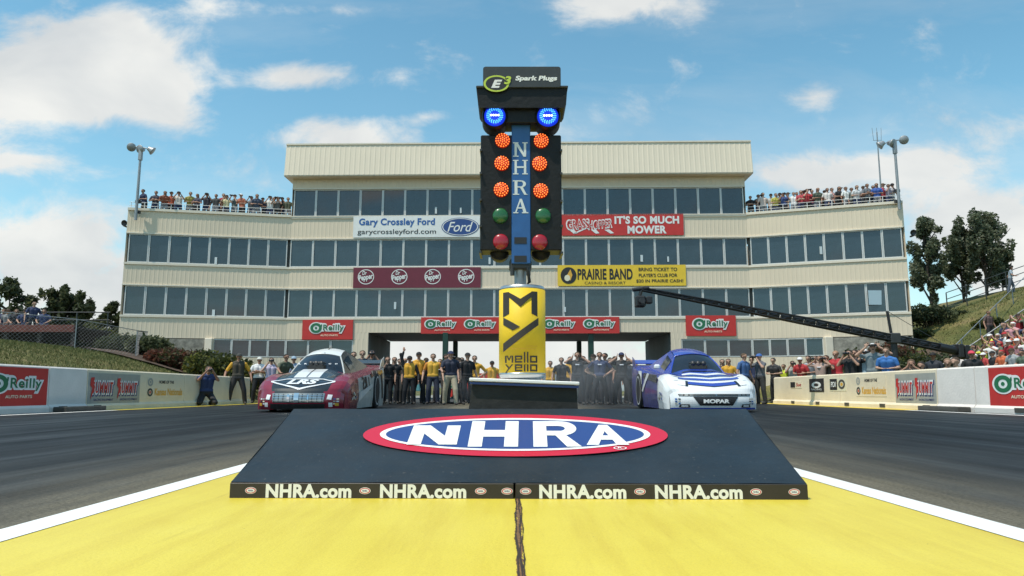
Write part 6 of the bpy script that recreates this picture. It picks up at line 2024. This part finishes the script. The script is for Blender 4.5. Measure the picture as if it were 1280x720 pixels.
# small stand at the left edge with people
DKRED = mat('weathered_red_wood', (.13, .04, .032), .8, var=.3, vscale=3)
SHADEW = mat('shaded_wood', (.055, .045, .04), .85, var=.3, vscale=3)  # wood tone darkened to carry the shade beneath the deck
lz = at(30, 407, 34).z
ls = empty('viewing_deck', (-24, 34, 0), 'small raised wooden viewing deck with people at the left edge', 'deck')
b = MB(); b.box((0, 0, lz - .14), (6.6, .12, .34), DKRED, .01); b.build('fascia', ls)
b = MB(); b.box((0, 1.6, lz - .06), (6.6, 3.1, .08), SHADEW); b.build('floor', ls)
for x in (-3.2, -1.6, 0, 1.6, 3.2):
    b = MB(); b.box((x, .15, lz / 2 - .1), (.16, .16, lz), SHADEW); b.build('post', ls)
b = MB(); b.box((0, 2.9, lz / 2), (6.6, .1, lz - .1), SHADEW); b.build('skirt', ls)
b = MB()
for zz in (.55, .95): b.tube([(-3.3, 2.9, lz + zz), (3.3, 2.9, lz + zz)], .03, DKGREY, 6)
for x in (-3.2, -1.6, 0, 1.6, 3.2): b.tube([(x, 2.9, lz), (x, 2.9, lz + .95)], .03, DKGREY, 6)
b.build('railing', ls)
for k, (u, c, nm_, ps, tp) in enumerate(((4, (0.038, 0.048, 0.108), 'dark blue', 'sit', 'short'), (10, (0.249, 0.249, 0.258), 'white', 'sit', 'cap'), (20, (.03, .03, .04), 'black', 'sit', 'short'), (31, (0.039, 0.054, 0.136), 'bright blue', 'sit', 'cap'), (41, (0.036, 0.048, 0.114), 'royal blue', 'stand', 'short'), (55, (0.045, 0.064, 0.152), 'medium blue', 'sit', 'short'))):  # shirt colours dulled and darkened to put the deck's shade into them
    p = at(u, 400, 34.8)
    person(ps, (p.x, 34.8, lz - (.42 if ps == 'sit' else .5)), prng.uniform(.2, .9), 'person %s in %s shirt on the left wooden deck' % ('standing up' if ps == 'stand' else 'seated', nm_), c, top=tp, group='people on the left deck')

# person walking along the hilltop at the far right
p = at(1265, 370, 46.0)
person('walk', (p.x, 46.0, hgt(p.x, 46.0)), .9, 'lone person in pale blue shirt on the hilltop path beside the railing', (.30, .36, .42), trousers=(.10, .12, .16), top='short')
p = at(1236, 400, 36.5)
person('stand', (p.x, 36.5, hgt(p.x, 36.5)), .3, 'lone dark figure on the grass slope below the thin rail fence', (.10, .06, .06), trousers=BK, top='short', h=.95)

# ------------------------------------------------------------------ light poles and antenna on the wings
def light_pole(u, v0, v1, Y, heads, label):
    p0, p1 = at(u, v1, Y), at(u, v0, Y)
    t = empty('light_pole', (p0.x, Y, p0.z), label, 'light pole', 'floodlight poles on the tower wings')
    h = p1.z - p0.z
    b = MB(); b.tube([(0, 0, 0), (0, 0, h)], [.085, .065], GALV, 10); b.box((0, 0, h * .90), (.20, .18, .8), GALV, .02); b.build('pole', t)
    b = MB(); b.box((0, .14, .5), (.3, .16, .16), DKGREY); b.box((0, .14, 1.1), (.3, .16, .16), DKGREY); b.build('bracket', t)
    for (du, dv, rz_, tl, lit) in heads:
        q = at(u + du, v0 + dv, Y) - p0
        k = MB()
        HM = Matrix.Translation(q) @ Matrix.Rotation(rz_, 4, 'Z') @ Matrix.Rotation(tl, 4, 'X')
        k.lathe([(.08, .24), (.12, .21), (.15, .10), (.22, -.02), (.25, -.08), (.235, -.10)], GALV, 20, HM)
        k.lathe([(.235, -.085), (.001, -.05)], STEEL if lit else GALV, 20, HM)
        k.tube([(0, 0, h * .99), tuple(q * .5 + V(0, 0, h * .5)), tuple(q)], .03, GALV, 6)
        k.build('floodlight', t)
hd_ = [(-5, 1, .4, -1.25, 0), (6.5, 3.5, -.3, -1.35, 0), (20, 5, -1.2, 1.0, 1)]
light_pole(169.5, 183, 275, 40.15, hd_, 'tall pole with three floodlights at the left end of the tower')
light_pole(1124.5, 175, 262, 38.7, [(-10, 4, .6, -1.2, 0), (5, 0, -.3, -1.3, 0), (-24, 6, 1.2, 1.0, 1)], 'tall pole with three floodlights at the right end of the tower')
p0, p1 = at(1101, 236, 40), at(1096, 165, 40)
an = empty('antenna_mast', p0, 'thin antenna mast beside the right floodlight pole', 'antenna')
d = p1 - p0
b = MB(); b.tube([(0, 0, -1), tuple(d)], [.05, .03], GALV, 6); b.build('mast', an)
b = MB()
for k in (-.22, 0, .22): b.tube([tuple(d + V(k, 0, -.5)), tuple(d + V(k * 1.2, 0, .25))], .014, GALV, 4)
b.tube([tuple(d + V(-.25, 0, -.5)), tuple(d + V(.25, 0, -.5))], .014, GALV, 4); b.build('aerial', an)

# ------------------------------------------------------------------ camera crane at the right wall
CT, CB_ = at(803, 361.5, 21.5), at(1188, 437, 24.0)
PV = CT.lerp(CB_, .80)
cg = hgt(PV.x, PV.y)
cr_o = empty('camera_crane', (PV.x, PV.y, cg), 'long black camera crane arm reaching left over the track wall', 'crane')
ci = -Vector(cr_o.location)
A_, B2 = CT + ci, CB_ + ci
b = MB()
d = (B2 - A_).normalized()
up = Vector((0, 0, 1)); sd__ = d.cross(up).normalized(); up2 = sd__.cross(d)
def rr__(t): return .04 + .055 * min(1, t / .5)
N_ = 26
for oy, oz in ((-1, -1), (1, -1), (-1, 1), (1, 1)):
    b.tube([A_.lerp(B2, k / N_) + sd__ * oy * rr__(k / N_) + up2 * oz * rr__(k / N_) for k in range(N_ + 1)], .028, BLACK, 5)
for k in range(N_):
    a, c = A_.lerp(B2, k / N_), A_.lerp(B2, (k + 1) / N_)
    r0, r1 = rr__(k / N_), rr__((k + 1) / N_)
    for s_ in (-1, 1):
        b.tube([a + sd__ * s_ * r0 - up2 * r0, c + sd__ * s_ * r1 + up2 * r1], .018, BLACK, 4)
        b.tube([a + sd__ * s_ * r0 + up2 * r0, a + sd__ * s_ * r0 - up2 * r0], .02, BLACK, 4)
    b.box(tuple((a + c) / 2), (.0, .0, .0) if 0 else (.02, .02, .02), BLACK)
    b.tube([a + d * .05, c - d * .05], (r0 + r1) * .42, BLACKP, 6)
b.build('arm', cr_o)
b = MB()
b.tube([A_ + V(0, 0, .05), A_ + V(-.08, 0, -.18)], .05, BLACK, 8); b.box(tuple(A_ + V(-.08, 0, -.38)), (.30, .30, .34), BLACK, .04)
b.tube([A_ + V(-.3, 0, -.02), A_ + V(.2, 0, .04)], .06, BLACK, 8)
hdp = b.build('camera_head', cr_o)
k = MB(); k.tube([A_ + V(-.08, -.15, -.38), A_ + V(-.08, -.42, -.40)], [.07, .085], DKGREY, 12); k.box(tuple(A_ + V(.18, -.05, -.34)), (.18, .24, .22), BLACK, .03); k.build('lens', hdp)
pv = PV + ci
b = MB(); b.tube([V(pv.x, pv.y, 0), V(pv.x, pv.y, pv.z)], [.13, .10], BLACK, 10); b.box((pv.x, pv.y, pv.z), (.34, .34, .34), DKGREY, .03)
b.build('post', cr_o)
b = MB()
for a in (0, 2.1, 4.2): b.tube([V(pv.x, pv.y, .9), V(pv.x + .9 * math.cos(a), pv.y + .9 * math.sin(a), .03)], .05, BLACK, 6)
b.build('tripod_base', cr_o)
m0 = A_.lerp(B2, .795); mt_ = at(1109, 389, m0.y - ci.y) + ci
b = MB(); b.tube([m0, mt_], .045, BLACK, 6); b.build('mast', cr_o)
b = MB(); b.tube([mt_, A_.lerp(B2, .985) + V(0, 0, .1)], .010, DKGREY, 4); b.tube([mt_, A_.lerp(B2, .45) + V(0, 0, .1)], .008, DKGREY, 4); b.build('stay_cable', cr_o)
b = MB(); b.tube([B2 - d * .5, B2 + d * .8], .15, BLACK, 10)
for k in range(2): b.box(tuple(B2 + d * (.3 + .24 * k)), (.18, .46, .46), BLACK, .03)
b.build('counterweight', cr_o)
x = at(1214, 440, 23.0).x
person('stand', (x, 23.0, hgt(x, 23) - .02), -.4, 'crane operator in red cap and black jacket standing beside the counterweight', BK, trousers=BK, top='cap', topc=(.62, .06, .10), h=1.0)
x = at(1166, 440, 24.5).x
person('stand', (x, 24.5, hgt(x, 24.5)), -1.0, 'crane assistant in dark clothes under the arm near its post', (.03, .035, .05), trousers=BK, top='cap', topc=BK, h=1.0)

# ------------------------------------------------------------------ beyond the gate
b = MB()
fr = (Vector((at(598, 456, 58).x, 58, .95)), X3, Z3)
b.prism(rect(-2.6, -.95, 2.6, .95), fr, .12, RED)
for k in (-1, 0, 1): oreilly(b, fr, k * 1.7, .1, 1.5, .8, .02)
tag(b.build('barrier_banner'), 'low red auto parts banner seen through the gate left of the yellow can', 'banner')
SHIRT2 = [((.5, .5, .52), 'white'), ((.45, .06, .08), 'red'), ((.08, .12, .3), 'blue'), ((.2, .2, .2), 'grey'), ((.5, .3, .32), 'pink'), ((.05, .05, .06), 'black'), ((.30, .34, .30), 'sage')]
for i, u in enumerate((688, 697, 707, 730, 742, 757, 768, 786, 793, 800, 806, 812)):
    Y = 62 + (i * 7) % 11
    c, nm_ = SHIRT2[(i * 3) % 7]
    x = at(u, 470, Y).x
    person(['stand', 'cross', 'photo'][i % 3], (x, Y, .0), prng.uniform(-1, 1), 'distant %s-topped person beyond the right half of the gate, %s from the can' % (nm_, ORD[i]), c, top='short', group='distant people through the gate')
for i, (u, w_, c, nm_, Y) in enumerate(((800, 6, (.45, .5, .52), 'pale grey', 80), (722, 7, (.6, .6, .6), 'white', 95), (500, 6, (.10, .30, .34), 'teal', 70))):
    x = at(u, 480, Y).x
    v_ = empty('trailer', (x, Y, 0), '%s box trailer far beyond the gate' % nm_, 'trailer')
    m_ = mat('trailer_paint', c, .45, var=.08)
    b = MB(); b.box((0, 0, 1.5), (w_ * .7, 3.0, 2.0), m_, .08); b.build('body', v_)
    for sx_ in (-.22, .22):
        b = MB(); b.lathe([(.001, -.12), (.38, -.12), (.40, 0), (.38, .12), (.001, .12)], TYRE, 20, Matrix.Translation((w_ * sx_, -1.4, .4)) @ Matrix.Rotation(math.pi / 2, 4, 'X')); b.build('wheel', v_)
# a tree and a lattice stair frame seen beside the gate
g_ = ground_at(503, 460, 70)
tree((g_[0], 70, 0), 3.0, 1.0, 'small green tree seen through the left half of the gate', 51, LEAFY, 1500, .16, False, .2)
b = MB()
p = at(823, 465, 52)
for x in (0, .55): b.tube([(p.x + x, 52, 0), (p.x + x, 52, 3.0)], .03, GALV, 6)
b.tube([(p.x, 52, 2.7), (p.x + .55, 52, 3.0)], .03, GALV, 6)
for z in (.6, 1.2, 1.8, 2.4): b.tube([(p.x, 52, z), (p.x + .55, 52, z)], .025, GALV, 6)
tag(b.build('scaffold_ladder'), 'grey metal ladder frame behind the right side of the gate', 'ladder')

# thin tyre smoke hanging over the line behind the cars
sm = bpy.data.materials.new('tyre_smoke'); sm.use_nodes = True
N, L = sm.node_tree.nodes, sm.node_tree.links
N.remove(N['Principled BSDF'])
vol = N.new('ShaderNodeVolumePrincipled')
vol.inputs['Color'].default_value = (.85, .86, .88, 1)
t_ = N.new('ShaderNodeTexCoord')
nn = N.new('ShaderNodeTexNoise'); nn.inputs['Scale'].default_value = .55; nn.inputs['Detail'].default_value = 3
L.new(t_.outputs['Object'], nn.inputs['Vector'])
mr2 = N.new('ShaderNodeMapRange'); mr2.inputs['From Min'].default_value = .42; mr2.inputs['From Max'].default_value = .72; mr2.inputs['To Max'].default_value = .09
L.new(nn.outputs['Fac'], mr2.inputs['Value']); L.new(mr2.outputs[0], vol.inputs['Density'])
L.new(vol.outputs[0], N['Material Output'].inputs['Volume'])
b = MB(); b.ellipsoid((0, 0, 0), (3.4, 3.0, .9), sm, 24, 12)
o = b.build('smoke', None, (1.6, 21.0, .55)); tag(o, kind='stuff')
bpy.context.view_layer.update()
